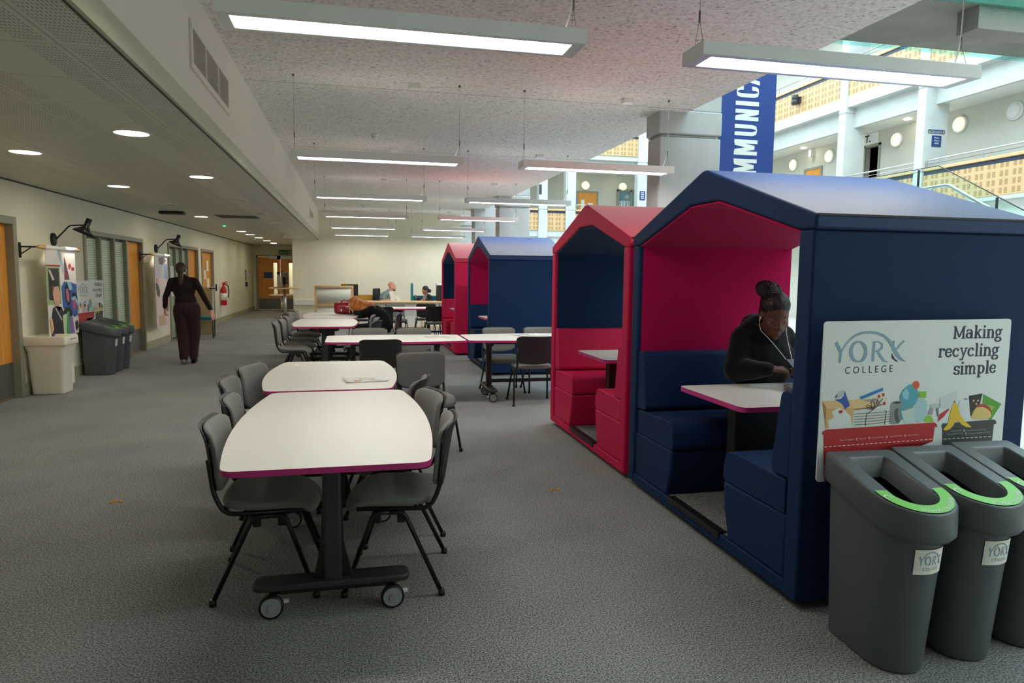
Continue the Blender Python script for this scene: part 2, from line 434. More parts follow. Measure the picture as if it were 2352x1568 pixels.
slab('ceiling_office', 'wall_cool', (-6.4, -4.05, -3, 31.6, 2.7, 2.75), (-6.4, -4.05, -3, -2.95, 0, 2.7), (-6.4, -4.05, 29.3, 29.35, 0, 2.7), (-4.05, -1, 29.3, 31.6, 2.7, 2.75), label='plain ceiling over offices')
slab('floor_office', 'carpet', (-6.4, -3.83, -3, 31.6, -.06, 0), (-3.83, -1, 29, 31.6, -.05, .001), label='carpet inside the offices')
slab('wall_corridor_end', 'wall', (-4.05, -3.72, 29, 29.3, 0, 2.7), (-1.92, -1.0, 29, 29.3, 0, 2.7), (-3.72, -1.92, 29, 29.3, 2.08, 2.7), label='cream wall at the end of the corridor')
slab('wall_end', 'wall', (-1.85, 3.44, YE, YE+.2, 0, 3.5), (-1.85, -1.65, YE+.2, 29, 0, 2.6), label='white end wall behind the enquiry desk')
slab('wall_rear', 'wall', (-4, 17, -3.2, -3, 0, 10), label='wall behind the viewpoint')
bb = []; y = -3
for a, b in [(7.9, 9.26), (11.25, 14.28), (16.0, 19.0), (19.35, 21.0)]:
    bb.append((XW, XW+.018, y, a, 0, .15)); y = b
bb.append((XW, XW+.018, y, 29, 0, .15))
slab('baseboard_left', 'skirt', *bb, label='painted skirting along the corridor wall')
slab('trim_1', 'white', (-1.8, -.2, YE-.07, YE, .47, .63), label='white cable trunking along the end wall')
slab('ceiling_corridor', 'tile', (-3.83, -1.06, -3, 29, 2.52, 2.56), label='perforated white metal tiles over the corridor')
slab('wall_bulkhead', 'bulk', (-1.3, -1.04, -3, YE, 2.645, 3.5), label='beige bulkhead between corridor and main ceiling')
slab('trim_2', 'lip', (-1.06, -1.035, -3, YE, 2.52, 2.645), label='grey green lower lip of the bulkhead')
slab('trim_3', 'black', (-1.068, -1.058, -3, YE, 2.515, 2.55), label='dark shadow gap beside the corridor tiles')
slab('trim_4', 'black', (XW, XW+.012, -3, 29, 2.505, 2.525), label='dark gap between corridor wall and ceiling')
o = slab('ceiling', 'acoustic', (-1.04, 3.83, -3, YE+2, 3.4, 3.75), label='rough sprayed ceiling of the study area')
slab('wall_upper', 'concrete_pale', (3.4, 3.6, -3, 34, 3.75, 10.5), label='pale upper wall above the study area')

# concrete piers at the atrium edge
def pier(y0, y1, lab, x0=3.5, x1=4.28):
    bm = bm_new(); box(bm, x0, x1, y0, y1, 0, 3.12); box(bm, x0+.015, x1-.015, y0+.015, y1-.015, 3.12, 3.15)
    box(bm, x0-.02, x1, y0-.02, y1+.02, 3.15, 3.42); box(bm, 3.84, x1, y0, y1, 3.42, 9.5)
    o = link('pier', bm, 'concrete'); bevel(o, .02, 2); struct(o, lab); o['category'] = 'pillar'
pier(7.70, 8.04, 'broad concrete pier beside the blue hanging banner')
pier(16.9, 17.35, 'broad concrete pier behind the second pair of booths')
pier(20.45, 21.0, 'concrete pier partly hidden behind the nearer pier')
pier(24.0, 24.5, 'farthest concrete pier past the end wall')

# doors and glazed office fronts on the left
def door_leaf(par, x, y0, y1, z1, kick=.42):
    bm = bm_new(); box(bm, x-.045, x, y0, y1, .01, z1); l = link('door_leaf', bm, 'orange', par); bevel(l, .003)
    bm = bm_new(); box(bm, x, x+.003, y0+.005, y1-.005, .02, kick); link('kick_plate', bm, 'kick', par)
    return l
def frame_bars(par, x0, x1, y0, y1, z1, w=.07, name='door_frame', bars=()):
    bm = bm_new(); box(bm, x0, x1, y0-w, y0, 0, z1+w); box(bm, x0, x1, y1, y1+w, 0, z1+w); box(bm, x0, x1, y0, y1, z1, z1+w)
    for b in bars: box(bm, x0, x1, b-.03, b+.03, 0, z1)
    o = link(name, bm, 'frame', par); bevel(o, .008, 2); return o
d = struct(empty('door_1'), 'orange veneered door nearest the cream bin'); d['category'] = 'door'
door_leaf(d, -3.89, 8.0, 9.14, 2.01); frame_bars(d, -4.0, XW+.025, 8.02, 9.14, 2.01, .09)
def office(n, y0, ym, y1, z1, lab, papers):
    w = struct(empty('window_%d' % n), 'glazed office front with closed pale blinds, ' + lab); w['category'] = 'window'
    mull = [y0+(ym-y0)*k/3 for k in (1, 2)]
    frame_bars(w, -3.98, XW+.03, y0+.05, y1-.05, z1-.05, .07, 'window_frame', mull+[ym])
    bm = bm_new(); box(bm, -3.858, -3.854, y0+.05, ym, .05, z1-.05); link('window_glass', bm, 'glass', w)
    for k in range(3):
        bm = bm_new(); a = y0+(ym-y0)*k/3+.032; b = y0+(ym-y0)*(k+1)/3-.032
        z = z1-.09
        while z > .08:
            box(bm, -3.872, -3.864, a, b, z-.0325, z-.0015); z -= .035
        link('blind', bm, 'blind', w)
    d = struct(empty('door_%d' % n), 'orange door in the glazed office front, ' + lab); d['category'] = 'door'
    door_leaf(d, -3.885, ym+.04, y1-.06, z1-.06)
    bm = bm_new(); box(bm, -3.885, -3.879, ym+.16, ym+.30, 1.42, 1.50); link('door_plate', bm, 'graphite', d)
    return d
office(2, 11.33, 13.25, 14.2, 2.06, 'behind the dark recycling bins', 0)
office(3, 16.07, 17.8, 18.94, 2.06, 'behind the walking person', 0)
d = struct(empty('door_4'), 'orange door with pinned notices past the second office front'); d['category'] = 'door'
door_leaf(d, -3.885, 19.44, 20.88, 2.0); frame_bars(d, -4.0, XW+.025, 19.44, 20.88, 2.0, .07)
for i, (ya, yb, z0, z1) in enumerate([(19.6, 19.8, 1.0, 1.62), (19.95, 20.2, 1.28, 1.52), (20.3, 20.55, 1.5, 1.78), (20.3, 20.6, 1.02, 1.3)]):
    bm = bm_new(); box(bm, -3.885, -3.879, ya, yb, z0, z1); link('notice', bm, 'paper', d)
bm = bm_new(); tube(bm, [(-3.885, 20.75, 1.02), (-3.83, 20.75, 1.02), (-3.83, 20.62, 1.02)], .012); link('door_handle', bm, 'steel', d)
# office notices stuck on the second office front
for y0, y1, z0, z1 in [(16.25, 16.6, .95, 1.6), (17.1, 17.5, 1.3, 1.62)]:
    bm = bm_new(); box(bm, -3.853, -3.850, y0, y1, z0, z1)
    o = link('notice', bm, 'paper'); tag(o, 'long white notice taped inside office glass' if y0 < 17 else 'square white notice taped on office glass near the orange door', 'notice'); o.parent = bpy.data.objects['window_3']
    for k in ('category',): del o[k]

# double doors at the corridor end
d = struct(empty('door_5'), 'orange double doors with vision panels at the corridor end'); d['category'] = 'door'
bm = bm_new(); box(bm, -3.72, -3.65, 28.94, 29.05, 0, 2.14); box(bm, -1.99, -1.92, 28.94, 29.05, 0, 2.14); box(bm, -3.72, -1.92, 28.94, 29.05, 2.08, 2.14); link('door_frame', bm, 'frame', d)
for a, b, v in ((-3.65, -2.825, -3.0), (-2.815, -1.99, -2.42)):
    bm = bm_new(); v0, v1 = (v-.08, v+.06)
    box(bm, a, v0, 29.0, 29.05, .01, 2.07); box(bm, v1, b, 29.0, 29.05, .01, 2.07); box(bm, v0, v1, 29.0, 29.05, 1.85, 2.07); box(bm, v0, v1, 29.0, 29.05, .01, .62)
    link('door_leaf', bm, 'orange', d)
    bm = bm_new(); box(bm, v0, v1, 29.02, 29.03, .62, 1.85); link('vision_panel', bm, 'glass', d)
    bm = bm_new(); box(bm, a+.01, b-.01, 28.994, 29.0, .02, .45); link('kick_plate', bm, 'kick', d)
    x = -2.9 if a < -3 else -2.73
    bm = bm_new(); box(bm, x-.055, x+.055, 28.99, 29.0, .75, 1.35); link('push_plate', bm, 'steel', d)
    bm = bm_new(); lathe(bm, [(.06, 0), (.06, .008)], (x, 28.99, 1.45), 20, axis='y'); q = link('fire_door_disc', bm, 'sign_blue', d)
    bm = bm_new(); box(bm, x-.2 if a > -3 else x-.36, x+.36 if a > -3 else x+.1, 28.9, 29.0, 2.0, 2.12); link('door_closer', bm, 'white', d)
    sx = -3.28 if a < -3 else -2.16
    bm = bm_new(); box(bm, sx-.16, sx+.16, 28.99, 29.0, 1.25, 1.48); link('door_sign', bm, 'sign_blue', d)
t = thing('ceiling_light', 'added unseen light panel beyond the double doors', 'ceiling light', (-2.7, 30.5, 2.69)); bm = bm_new(); box(bm, -.3, .3, -.3, .3, -.02, .01); link('diffuser', bm, 'downlit', t)  # out of sight, added so the vision panels look bright
slab('wall_beyond', 'wall_cool', (-4.1, -1, 31.5, 31.6, 0, 2.7), (-1.05, -1, 29.3, 31.5, 0, 2.7), (-4.1, -4.05, 29.3, 31.5, 0, 2.7), label='pale wall seen through the vision panels')

# ================================================================ ATRIUM
GX = 15.0
slab('wall_gallery', 'wall_cool', (16.5, 16.7, -3, 19.6, 0, 10.5), (16.5, 16.7, 19.6, 20.25, 0, 3.6), (16.5, 16.7, 19.6, 20.25, 5.75, 10.5), (16.5, 16.7, 20.25, 34, 0, 10.5), label='pale back wall of the side gallery')
slab('wall_gallery_end', 'wall_cool', (3.6, 17, 33.2, 33.4, 0, 10.5), label='pale back wall of the end gallery')
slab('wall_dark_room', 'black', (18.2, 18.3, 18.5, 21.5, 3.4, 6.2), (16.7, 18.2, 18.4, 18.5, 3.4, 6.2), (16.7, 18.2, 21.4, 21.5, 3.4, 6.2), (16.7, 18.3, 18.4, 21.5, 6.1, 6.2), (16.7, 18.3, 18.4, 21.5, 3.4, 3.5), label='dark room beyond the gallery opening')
# gallery floors, drop beams and tiled soffits
for z, nm in ((3.38, 'lower'), (6.74, 'upper')):
    zt = 3.47 if z < 5 else 7.07
    slab('floor_gallery_%s' % nm, 'concrete_pale', (GX, 16.5, -3, 30.0, z, zt), (3.84, 16.5, 30.05, 33.2, 3.18 if z < 5 else 6.62, 3.435 if z < 5 else 6.825), label='%s gallery floor slab' % nm)
slab('ceiling_gallery', 'white', (15.3, 16.5, -3, 30.3, 6.18, 6.24), (3.84, 16.5, 30.3, 33.2, 6.44, 6.5), label='white tiled soffit of the lower gallery')
slab('trim_5', 'concrete_pale', (15.28, 15.4, -3, 30.4, 6.14, 6.74), (3.84, 15.4, 30.28, 30.4, 6.40, 6.64), label='drop beam under the upper gallery')
slab('ceiling_ground', 'white', (15.3, 16.5, -3, 30.3, 2.86, 2.92), (3.84, 16.5, 30.3, 33.2, 2.86, 2.92), (15.28, 15.4, -3, 30.4, 2.82, 3.38), (3.84, 15.4, 30.28, 30.4, 2.82, 3.2), label='soffit under the lower gallery')
slab('ceiling_upper_gallery', 'white', (15.2, 16.5, -3, 30.2, 10.0, 10.3), (3.6, 16.5, 30.2, 33.2, 10.0, 10.3), label='soffit above the upper gallery')

def column(x0, x1, y0, y1, lab):
    bm = bm_new(); zz = [0, 1.0, 3.46, 4.32, 4.36, 6.46, 6.5, 7.9, 7.94, 10.3]
    box(bm, x0, x1, y0, y1, 0, 4.33); box(bm, x0+.012, x1-.012, y0+.012, y1-.012, 4.33, 4.36); box(bm, x0, x1, y0, y1, 4.36, 6.55)
    box(bm, x0+.012, x1-.012, y0+.012, y1-.012, 6.55, 6.58); box(bm, x0, x1, y0, y1, 6.58, 10.3)
    o = link('gallery_column', bm, 'concrete_pale'); bevel(o, .03, 3); tag(o, lab, 'column', 'gallery columns', 'structure')
    return o
column(GX-.06, 15.68, 19.29, 19.61, 'pale square gallery column left of the one with blue signs')
column(GX-.06, 15.7, 16.15, 16.44, 'pale square gallery column bearing two blue safety signs')
column(7.98, 8.38, 29.95, 30.35, 'slim pale end gallery column between the slotted panels')
column(9.22, 9.68, 29.95, 30.35, 'pale end gallery column left of the orange gallery door')
column(12.6, 13.05, 29.95, 30.35, 'pale end gallery column beside the near concrete pier')

def balustrade_y(x, y0, y1, zb, lab, gap=.85, zr=1.16):
    """panel, dark strip, birch cap, posts and rails along Y"""
    t = thing('balustrade', lab, 'balustrade', (x, y0, zb), 0, 'slotted wood balustrades'); L = y1-y0
    bm = bm_new(); box(bm, 0, .04, 0, L, 0, .76); link('panel', bm, 'slot_y', t)
    bm = bm_new(); box(bm, .03, .06, 0, L, .76, .87); link('dark_strip', bm, 'navy_metal', t)
    bm = bm_new(); box(bm, -.02, .14, 0, L, .87, .95); bevel(link('top_rail', bm, 'birch', t), .01)
    bm = bm_new(); tube(bm, arcpts([(.05, .05, .95), (.05, .05, zr), (.05, L-.05, zr), (.05, L-.05, .95)], .06), .024); link('handrail', bm, 'steel', t)
    bm = bm_new(); tube(bm, [(.05, .06, 1.05), (.05, L-.06, 1.05)], .009, 6); link('mid_rail', bm, 'steel', t)
    n = max(1, int(L/1.6))
    for k in range(1, n):
        bm = bm_new(); box(bm, .04, .06, L*k/n-.015, L*k/n+.015, .95, zr); link('rail_post', bm, 'steel', t)
    return t
def balustrade_x(y, x0, x1, zb, lab, zr=1.16):
    t = balustrade_y(0, 0, x1-x0, zb, lab, zr=zr); t.location = (x0, y, zb); t.rotation_euler = (0, 0, -PI/2)
    t.scale = (-1, 1, 1) if False else (1, 1, 1)
    t.rotation_euler = (0, 0, 0)
    for c in t.children:
        for v in c.data.vertices: v.co = Vector((v.co.y, v.co.x, v.co.z))
        c.data.flip_normals()
        if c.name.startswith('panel'): c.data.materials[0] = M['slot_x']
    return t
balustrade_y(GX, 2.0, 16.15, 3.48, 'slotted wood balustrade of lower gallery, right of the column with blue signs')
balustrade_y(GX, 16.45, 19.28, 3.48, 'slotted wood balustrade of lower gallery between the two square columns')
balustrade_y(GX, 19.62, 29.9, 3.48, 'slotted wood balustrade of lower gallery left of both square columns')
balustrade_y(GX, 2.0, 16.15, 7.07, 'slotted wood balustrade of upper gallery, right of the column with blue signs')
balustrade_y(GX, 16.45, 19.28, 7.07, 'slotted wood balustrade of upper gallery between the two square columns')
balustrade_y(GX, 19.62, 29.9, 7.07, 'slotted wood balustrade of upper gallery carrying the grey up-down light')
balustrade_x(30.0, 4.3, 7.97, 3.44, 'slotted wood panel run of end gallery left of its slim column')
balustrade_x(30.0, 8.39, 9.21, 3.44, 'short slotted wood panel of end gallery between slim and wider column')
balustrade_x(30.0, 9.69, 12.59, 3.44, 'slotted wood panel run of end gallery below the orange gallery door')
balustrade_x(30.0, 9.69, 12.59, 6.83, 'slotted wood panel run of end gallery on its upper level')
balustrade_x(30.0, 13.06, 14.9, 6.83, 'slotted wood panel of upper end gallery behind the pier')

# round wall lamps
def wall_lamp(x, y, z, axis, lit, lab):
    t = thing('wall_lamp', lab, 'wall lamp', (x, y, z), 0, 'round gallery wall lamps')
    s = 1 if axis == 'x' else 1
    bm = bm_new(); lathe(bm, [(.235, 0), (.235, -.05), (.20, -.06)], (0, 0, 0), 28, axis=axis); link('lamp_rim', bm, 'white', t)
    bm = bm_new(); lathe(bm, [(.195, -.05), (.19, -.085), (.155, -.115), (.08, -.135), (.01, -.14)], (0, 0, 0), 28, axis=axis, mi=0); link('lamp_glass', bm, 'globe' if lit else 'white', t, True)
    return t
for y, z, lit, lab in ((24.07, 5.76, 1, 'lit round wall lamp nearest the hanging banner'), (22.0, 5.76, 1, 'lit round wall lamp above the orange gallery door by the square column'),
                       (18.86, 5.76, 1, 'lit round wall lamp between the two square gallery columns'), (16.55, 5.76, 1, 'lit round wall lamp just right of the column with blue signs'),
                       (14.9, 5.76, 0, 'unlit round wall lamp farthest right in the gallery')):
    wall_lamp(16.5, y, z, 'x', lit, lab)
wall_lamp(16.5, 20.6, 9.55, 'x', 0, 'unlit round wall lamp on the upper gallery wall')
wall_lamp(11.2, 33.2, 5.88, 'y', 1, 'lit round wall lamp directly above the orange gallery door'); wall_lamp(13.15, 33.2, 5.88, 'y', 1, 'lit round wall lamp above the glazed gallery screen')
wall_lamp(16.5, 9.0, 1.75, 'x', 0, 'unlit round wall lamp at ground level glimpsed through the booth')
for (x, y, ax, r_, g) in ((16.05, 22.9, 0, 0, 0), (16.05, 18.0, 0, 0, 0), (16.05, 26.5, 0, 0, 0), (10.6, 32.3, 0, 0, 6.425), (12.7, 32.3, 0, 0, 6.425)):
    t = thing('soffit_downlight', 'small lit downlight in the lower gallery soffit', 'downlight', (x, y, g or 6.165), 0, 'small downlights in the lower gallery soffit')
    bm = bm_new(); lathe(bm, [(.09, 0), (.09, .02)], n=16); link('lens', bm, 'downlit', t)

# gallery doors, opening frame, signs
def gallery_door(lab, fn, w, h, z0, vis):
    t = struct(empty('door_gallery'), lab); t['category'] = 'door'
    bm = bm_new(); prism(bm, [(-.08, 0), (0, 0), (0, h), (w, h), (w, 0), (w+.08, 0), (w+.08, h+.08), (-.08, h+.08)], lambda a, b, c: fn(a, c, z0+b), .05); link('door_frame', bm, 'frame', t)
    bm = bm_new(); prism(bm, [(0, 0), (w, 0), (w, h), (0, h)], lambda a, b, c: fn(a, c, z0+b), .03); link('door_leaf', bm, 'orange', t)
    if vis:
        bm = bm_new(); prism(bm, [(.14, .95), (.32, .95), (.32, h-.35), (.14, h-.35)], lambda a, b, c: fn(a, .03+c, z0+b), .005); link('vision_panel', bm, 'blind', t)
    bm = bm_new(); prism(bm, [(.5, 1.32), (.75, 1.32), (.75, 1.6), (.5, 1.6)], lambda a, b, c: fn(a, .03+c, z0+b), .005); link('notice', bm, 'paper', t)
gallery_door('orange gallery door below the two lit lamps of the side wall', lambda a, b, z: Vector((16.5-b, 23.3-a, z)), .85, 1.95, 3.47, 0)
gallery_door('orange gallery door with narrow vision panel on the end gallery', lambda a, b, z: Vector((10.85+a, 33.2-b, z)), .95, 2.1, 3.43, 1)
slab('trim_6', 'frame', (16.47, 16.52, 20.22, 20.3, 3.47, 5.8), (16.47, 16.52, 19.55, 19.63, 3.47, 5.8), (16.47, 16.52, 19.55, 20.3, 5.74, 5.82), label='grey frame around the dark gallery opening')
t = struct(empty('window_5'), 'glazed gallery screen with teal sticker on the end gallery'); t['category'] = 'window'
bm = bm_new()
for x in (12.9, 13.6, 14.4): box(bm, x-.05, x+.05, 33.1, 33.22, 3.43, 5.72)
box(bm, 12.85, 14.45, 33.1, 33.22, 5.66, 5.76); link('window_frame', bm, 'frame', t)
bm = bm_new(); box(bm, 12.95, 14.35, 33.14, 33.16, 3.5, 5.66); link('window_glass', bm, flat((96, 140, 150), .1), t)
bm = bm_new(); draw(bm, ribbon(arc(13.25, 4.5, .24, .24, 0, 180, 14), .12), lambda x, z: Vector((x, 33.135, z))); link('sticker', bm, flat((60, 190, 200)), t)
bm = bm_new()
for k in range(7): box(bm, 13.0+k*.08, 13.04+k*.08, 33.13, 33.138, 4.95, 5.2)
link('window_lettering', bm, 'white_print', t)
# sign over the dark opening
t = thing('wall_sign', 'white sign with dark letter above the dark gallery opening', 'sign', (16.5, 20.1, 6.02))
bm = bm_new(); box(bm, -.03, 0, -.45, .35, -.2, .15); link('board', bm, 'white', t)
bm = text_bm('T.', .32, lambda x, y: Vector((-.034, .02-x, y-.12)), offset=.012); link('lettering', bm, 'black', t)
def column_sign(lab, x0, x1, z0, z1, lines, warn):
    y = 16.148; w = x1-x0
    t = thing('safety_sign', lab, 'sign', (x0, y, z0)); h = z1-z0
    bm = bm_new(); prism(bm, rpoly([(0, 0), (w, 0), (w, h), (0, h)], .01), lambda a, b, c: Vector((a, -c, b)), .008); link('board', bm, 'sign_blue', t)
    for s, yy, sz in lines:
        bm = text_bm(s, sz, lambda a, b: Vector((w/2+a, -.0095, yy+b))); link('lettering', bm, 'white_print', t)
    if warn:
        bm = bm_new()
        for cx in (.045, w-.045): draw(bm, [[(cx-.032, h/2-.03), (cx+.032, h/2-.03), (cx, h/2+.035)]], lambda a, b: Vector((a, -.0095, b)))
        link('warning_triangle', bm, 'sign_yellow', t)
column_sign('long blue sign with yellow warning triangles on gallery column', 15.07, 15.60, 5.37, 5.47, [('Please do not lean', .05, .045), ('over the balustrade', .014, .045)], True)
column_sign('square blue sign reading Please behave safely on gallery column', 15.2, 15.5, 5.02, 5.32, [('Please', .22, .062), ('behave', .15, .062), ('safely', .08, .062)], False)
t = thing('safety_sign', 'blue notice on the end gallery column beside the near pier', 'sign', (12.7, 29.94, 4.9))
bm = bm_new(); box(bm, 0, .26, -.01, 0, 0, .4); link('board', bm, 'sign_blue', t)
bm = bm_new()
for k in range(4): box(bm, .06, .2, -.012, -.01, .07+k*.08, .10+k*.08)
link('printed_lines', bm, 'white_print', t)
t = thing('safety_sign', 'dark notice on the slim end gallery column', 'sign', (8.0, 29.94, 5.0))
bm = bm_new(); box(bm, -.02, .1, -.01, 0, 0, .42); link('board', bm, 'graphite', t)
# up-down light on the upper balustrade
t = thing('up_down_light', 'grey cylindrical up-down light on the upper slotted balustrade', 'wall lamp', (GX-.02, 21.75, 7.53))
bm = bm_new(); lathe(bm, [(.11, -.16), (.11, -.005), (.10, 0), (.11, .005), (.11, .16)], (-.16, 0, 0), 20); link('cylinder_body', bm, 'graphite', t)
bm = bm_new(); box(bm, -.06, .02, -.1, .1, -.1, .1); link('bracket', bm, 'graphite', t)
for s, nm in ((.165, 0), (-.165, PI)):
    l = bpy.data.lights.new('beam', 'SPOT'); l.energy = 220; l.spot_size = 1.1; l.spot_blend = .6; l.color = (1, .93, .8); l.shadow_soft_size = .06
    lo = bpy.data.objects.new('beam', l); COL.objects.link(lo); lo.parent = t; lo.location = (-.16, 0, s); lo.rotation_euler = (0, nm + PI, 0)
# camera box on wall
t = thing('sensor_box', 'small white sensor box under the gallery soffit', 'sensor', (16.4, 22.9, 6.0)); bm = bm_new(); box(bm, -.08, .1, -.06, .06, -.12, .12); link('casing', bm, 'white', t)

# bridge landing overhead
BZ = 3.79
t = thing('footbridge', 'concrete footbridge overhead with glass sides', 'footbridge', (0, 0, 0))
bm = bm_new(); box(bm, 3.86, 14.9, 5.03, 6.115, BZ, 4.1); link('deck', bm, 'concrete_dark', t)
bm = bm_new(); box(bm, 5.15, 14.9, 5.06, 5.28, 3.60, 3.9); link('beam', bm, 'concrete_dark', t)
for y, x0 in ((6.12, 4.4), (5.0, 4.66)):
    bm = bm_new(); box(bm, x0, 14.9, y, y+.02, 3.78, 5.0); link('glass_side', bm, 'glass_green', t)
    bm = bm_new(); box(bm, x0, 14.9, y-.003, y+.023, 3.76, 3.785 if y > 6 else 3.83); link('glass_edge', bm, 'glass_edge', t)
# glass stair
t = thing('glass_stair', 'glass sided stair with steel handrail behind the near blue booth', 'stair', (9.0, 0, 0))
P = [(10.9, 3.262), (9.40, 3.262), (8.32, 2.672), (5.2, .97), (5.2, .10), (9.40, 2.3), (10.9, 2.3)]
bm = bm_new(); prism(bm, P, lambda y, z, c: Vector((c, y, z)), .018); link('glass_panel', bm, 'glass_green', t)
bm = bm_new(); tube(bm, [(.009, 10.9, 3.266), (.009, 9.40, 3.266), (.009, 8.32, 2.676), (.009, 5.2, .974)], .008, 6); link('glass_top_edge', bm, 'graphite', t)
bm = bm_new(); tube(bm, arcpts([(.12, 10.9, 2.96), (.12, 9.30, 2.96), (.12, 5.2, .66)], .05), .028, 10); link('handrail', bm, 'steel', t)
for y, z in ((9.79, 3.25), (8.32, 2.66), (6.8, 1.83)):
    bm = bm_new(); box(bm, -.004, .022, y-.012, y+.012, z-1.0, z); link('glass_joint', bm, 'graphite', t)
for y, z in ((9.6, 2.96), (8.7, 2.62), (7.6, 2.0)):
    bm = bm_new(); tube(bm, [(.02, y, z-.05), (.12, y, z-.05), (.12, y, z-.01)], .008, 6); link('rail_bracket', bm, 'steel', t)
bm = bm_new(); box(bm, .02, 1.7, 9.4, 11.2, 2.0, 2.2); link('landing', bm, 'concrete_pale', t)
for k in range(13):
    bm = bm_new(); zz = 2.2-.165*(k+1); yy = 9.4-.30*(k+1); box(bm, .02, 1.7, yy, yy+.32, zz-.05, zz); link('tread', bm, 'concrete', t)
bm = bm_new(); prism(bm, [(9.4, 2.0), (9.4, 2.2), (5.5, .05), (5.2, .0), (5.5, 0)], lambda y, z, c: Vector((1.7+c, y, z)), .06); link('stringer', bm, 'concrete_pale', t)
bm = bm_new(); box(bm, .2, 1.5, 10.6, 11.0, 0, 2.0); link('support', bm, 'concrete', t)
# low wooden counter seen across the atrium
t = thing('atrium_counter', 'pale wooden counter across the atrium, glimpsed through the near booth', 'counter', (14.6, 8.6, 0))
bm = bm_new(); box(bm, 0, .6, -1, 2, 0, .95); link('body', bm, 'birch', t); bm = bm_new(); box(bm, -.05, .65, -1.05, 2.05, .95, 1.0); link('top', bm, 'navy_metal', t)

# hanging banner on the near pier
t = thing('hanging_banner', 'tall royal blue banner with white lettering beside concrete pier', 'banner', (4.235, 7.72, 0))
bm = bm_new(); box(bm, 0, .765, 0, .012, 1.3, 5.8); link('cloth', bm, 'banner', t)
bm = bm_new(); box(bm, -.012, 0, -.004, .016, 1.3, 5.8); link('edge_trim', bm, 'white', t)
BL = {'M': (.215, [[(.04,0),(.04,1)],[(.06,.98),(.107,.12),(.155,.98)],[(.175,0),(.175,1)]]), 'U': (.165, [[(.04,1),(.04,.25),(.055,.08),(.0825,.055),(.11,.08),(.125,.25),(.125,1)]]), 'N': (.165, [[(.04,0),(.04,1)],[(.05,.97),(.115,.03)],[(.125,0),(.125,1)]]),
 'I': (.08, [[(.04,0),(.04,1)]]), 'C': (.155, [[(.125,.68),(.122,.85),(.105,.945),(.08,.955),(.055,.94),(.042,.8),(.04,.5),(.042,.2),(.055,.06),(.08,.045),(.105,.055),(.122,.15),(.125,.32)]]), 'A': (.165, [[(.022,0),(.0825,.97),(.143,0)],[(.05,.26),(.115,.26)]]),
 'O': (.165, [[(.04,.5),(.042,.8),(.055,.94),(.0825,.955),(.11,.94),(.123,.8),(.125,.5),(.123,.2),(.11,.06),(.0825,.045),(.055,.06),(.042,.2),(.04,.5)]]), 'T': (.14, [[(.07,0),(.07,1)],[(.0,.94),(.14,.94)]])}
bm = bm_new(); zz = 2.366
for ch in 'COMMUNICATION':
    w, st = BL[ch]
    for ki, q in enumerate([z for p_ in st for z in (zip(p_, p_[1:]) if len(p_) == 3 else [p_])]):
        draw(bm, ribbon(list(q), .046 if ch != 'I' else .05), lambda a, b: Vector((.54-b*.309, -.003-.0008*ki, zz+a)))
    zz += w+.012
link('lettering', bm, 'white_print', t)

# ================================================================ LIGHT FITTINGS
def pendant(xc, y, lab):
    t = thing('pendant_light', lab, 'pendant light', (xc, y, 2.606), 0, 'linear pendant lights in two rows')
    L, w, h = .84, .115, .072
    bm = bm_new()
    prism(bm, [(-w, h), (-w, .0), (-w+.035, 0), (-w+.04, .012), (w-.04, .012), (w-.035, 0), (w, 0), (w, h)], lambda a, b, c: Vector((-L+c, a, b)), 2*L)
    bevel(link('housing', bm, 'housing', t), .004)
    for s in (-1, 1):
        bm = bm_new(); box(bm, min(s*L, s*(L-.06)) if s < 0 else L-.06, s*L if s > 0 else -L+.06, -w+.034, w-.034, .001, .02); box(bm, s*L-.004, s*L+.004, -w, w, 0, h); bevel(link('end_cap', bm, 'housing', t), .002)
    bm = bm_new(); box(bm, -L+.06, L-.06, -w+.038, w-.038, .004, .010); link('diffuser', bm, 'diffuser', t)
    bm = bm_new(); box(bm, -L+.06, L-.06, -w+.05, w-.05, h, h+.003); link('upfill_strip', bm, 'upfill_glow', t)  # glowing strip added on top of the housing to lift the ceiling
    for s in (-1, 1):
        bm = bm_new(); tube(bm, [(s*(L-.03), -.05, h), (s*(L-.03), 0, h+.14), (s*(L-.03), 0, .794)], .0013, 5)
        tube(bm, [(s*(L-.03), .05, h), (s*(L-.03), 0, h+.14)], .0013, 5); lathe(bm, [(.006, h+.12), (.006, h+.18)], (s*(L-.03), 0, 0), 8); lathe(bm, [(.012, .775), (.012, .794)], (s*(L-.03), 0, 0), 8)
        link('suspension_wire', bm, flat((112, 110, 108)), t)
    bm = bm_new(); box(bm, .30, .42, .02, .12, .745, .794); bevel(link('junction_box', bm, 'white', t), .004)
    bm = bm_new(); tube(bm, arcpts([(.36, .07, .745), (.37, .07, .62), (.44, .05, .60), (.50, .03, .765), (.79, 0, .77), (.808, 0, .73), (.815, .008, .3), (.80, .0, h+.12), (.76, 0, h)], .05), .004, 6); link('power_cable', bm, 'white', t)
    return t
rows = [3.42, 7.22, 10.9, 14.55, 18.2, 21.7]
ordn = ['in the row nearest the viewer', 'in the second row back', 'in the third row back', 'in the fourth row back', 'in the fifth row back', 'in the farthest row by the end wall']
p0 = None
for i, y in enumerate(rows):
    for xc, side in ((.265, 'bulkhead side'), (2.565, 'atrium side')):
        lab = 'long lit linear pendant, %s, %s' % (side, ordn[i])
        if p0 is None: p0 = q = pendant(xc, y, lab)
        else:
            q = dup(p0); q.location = (xc, y, 2.606); q['label'] = lab
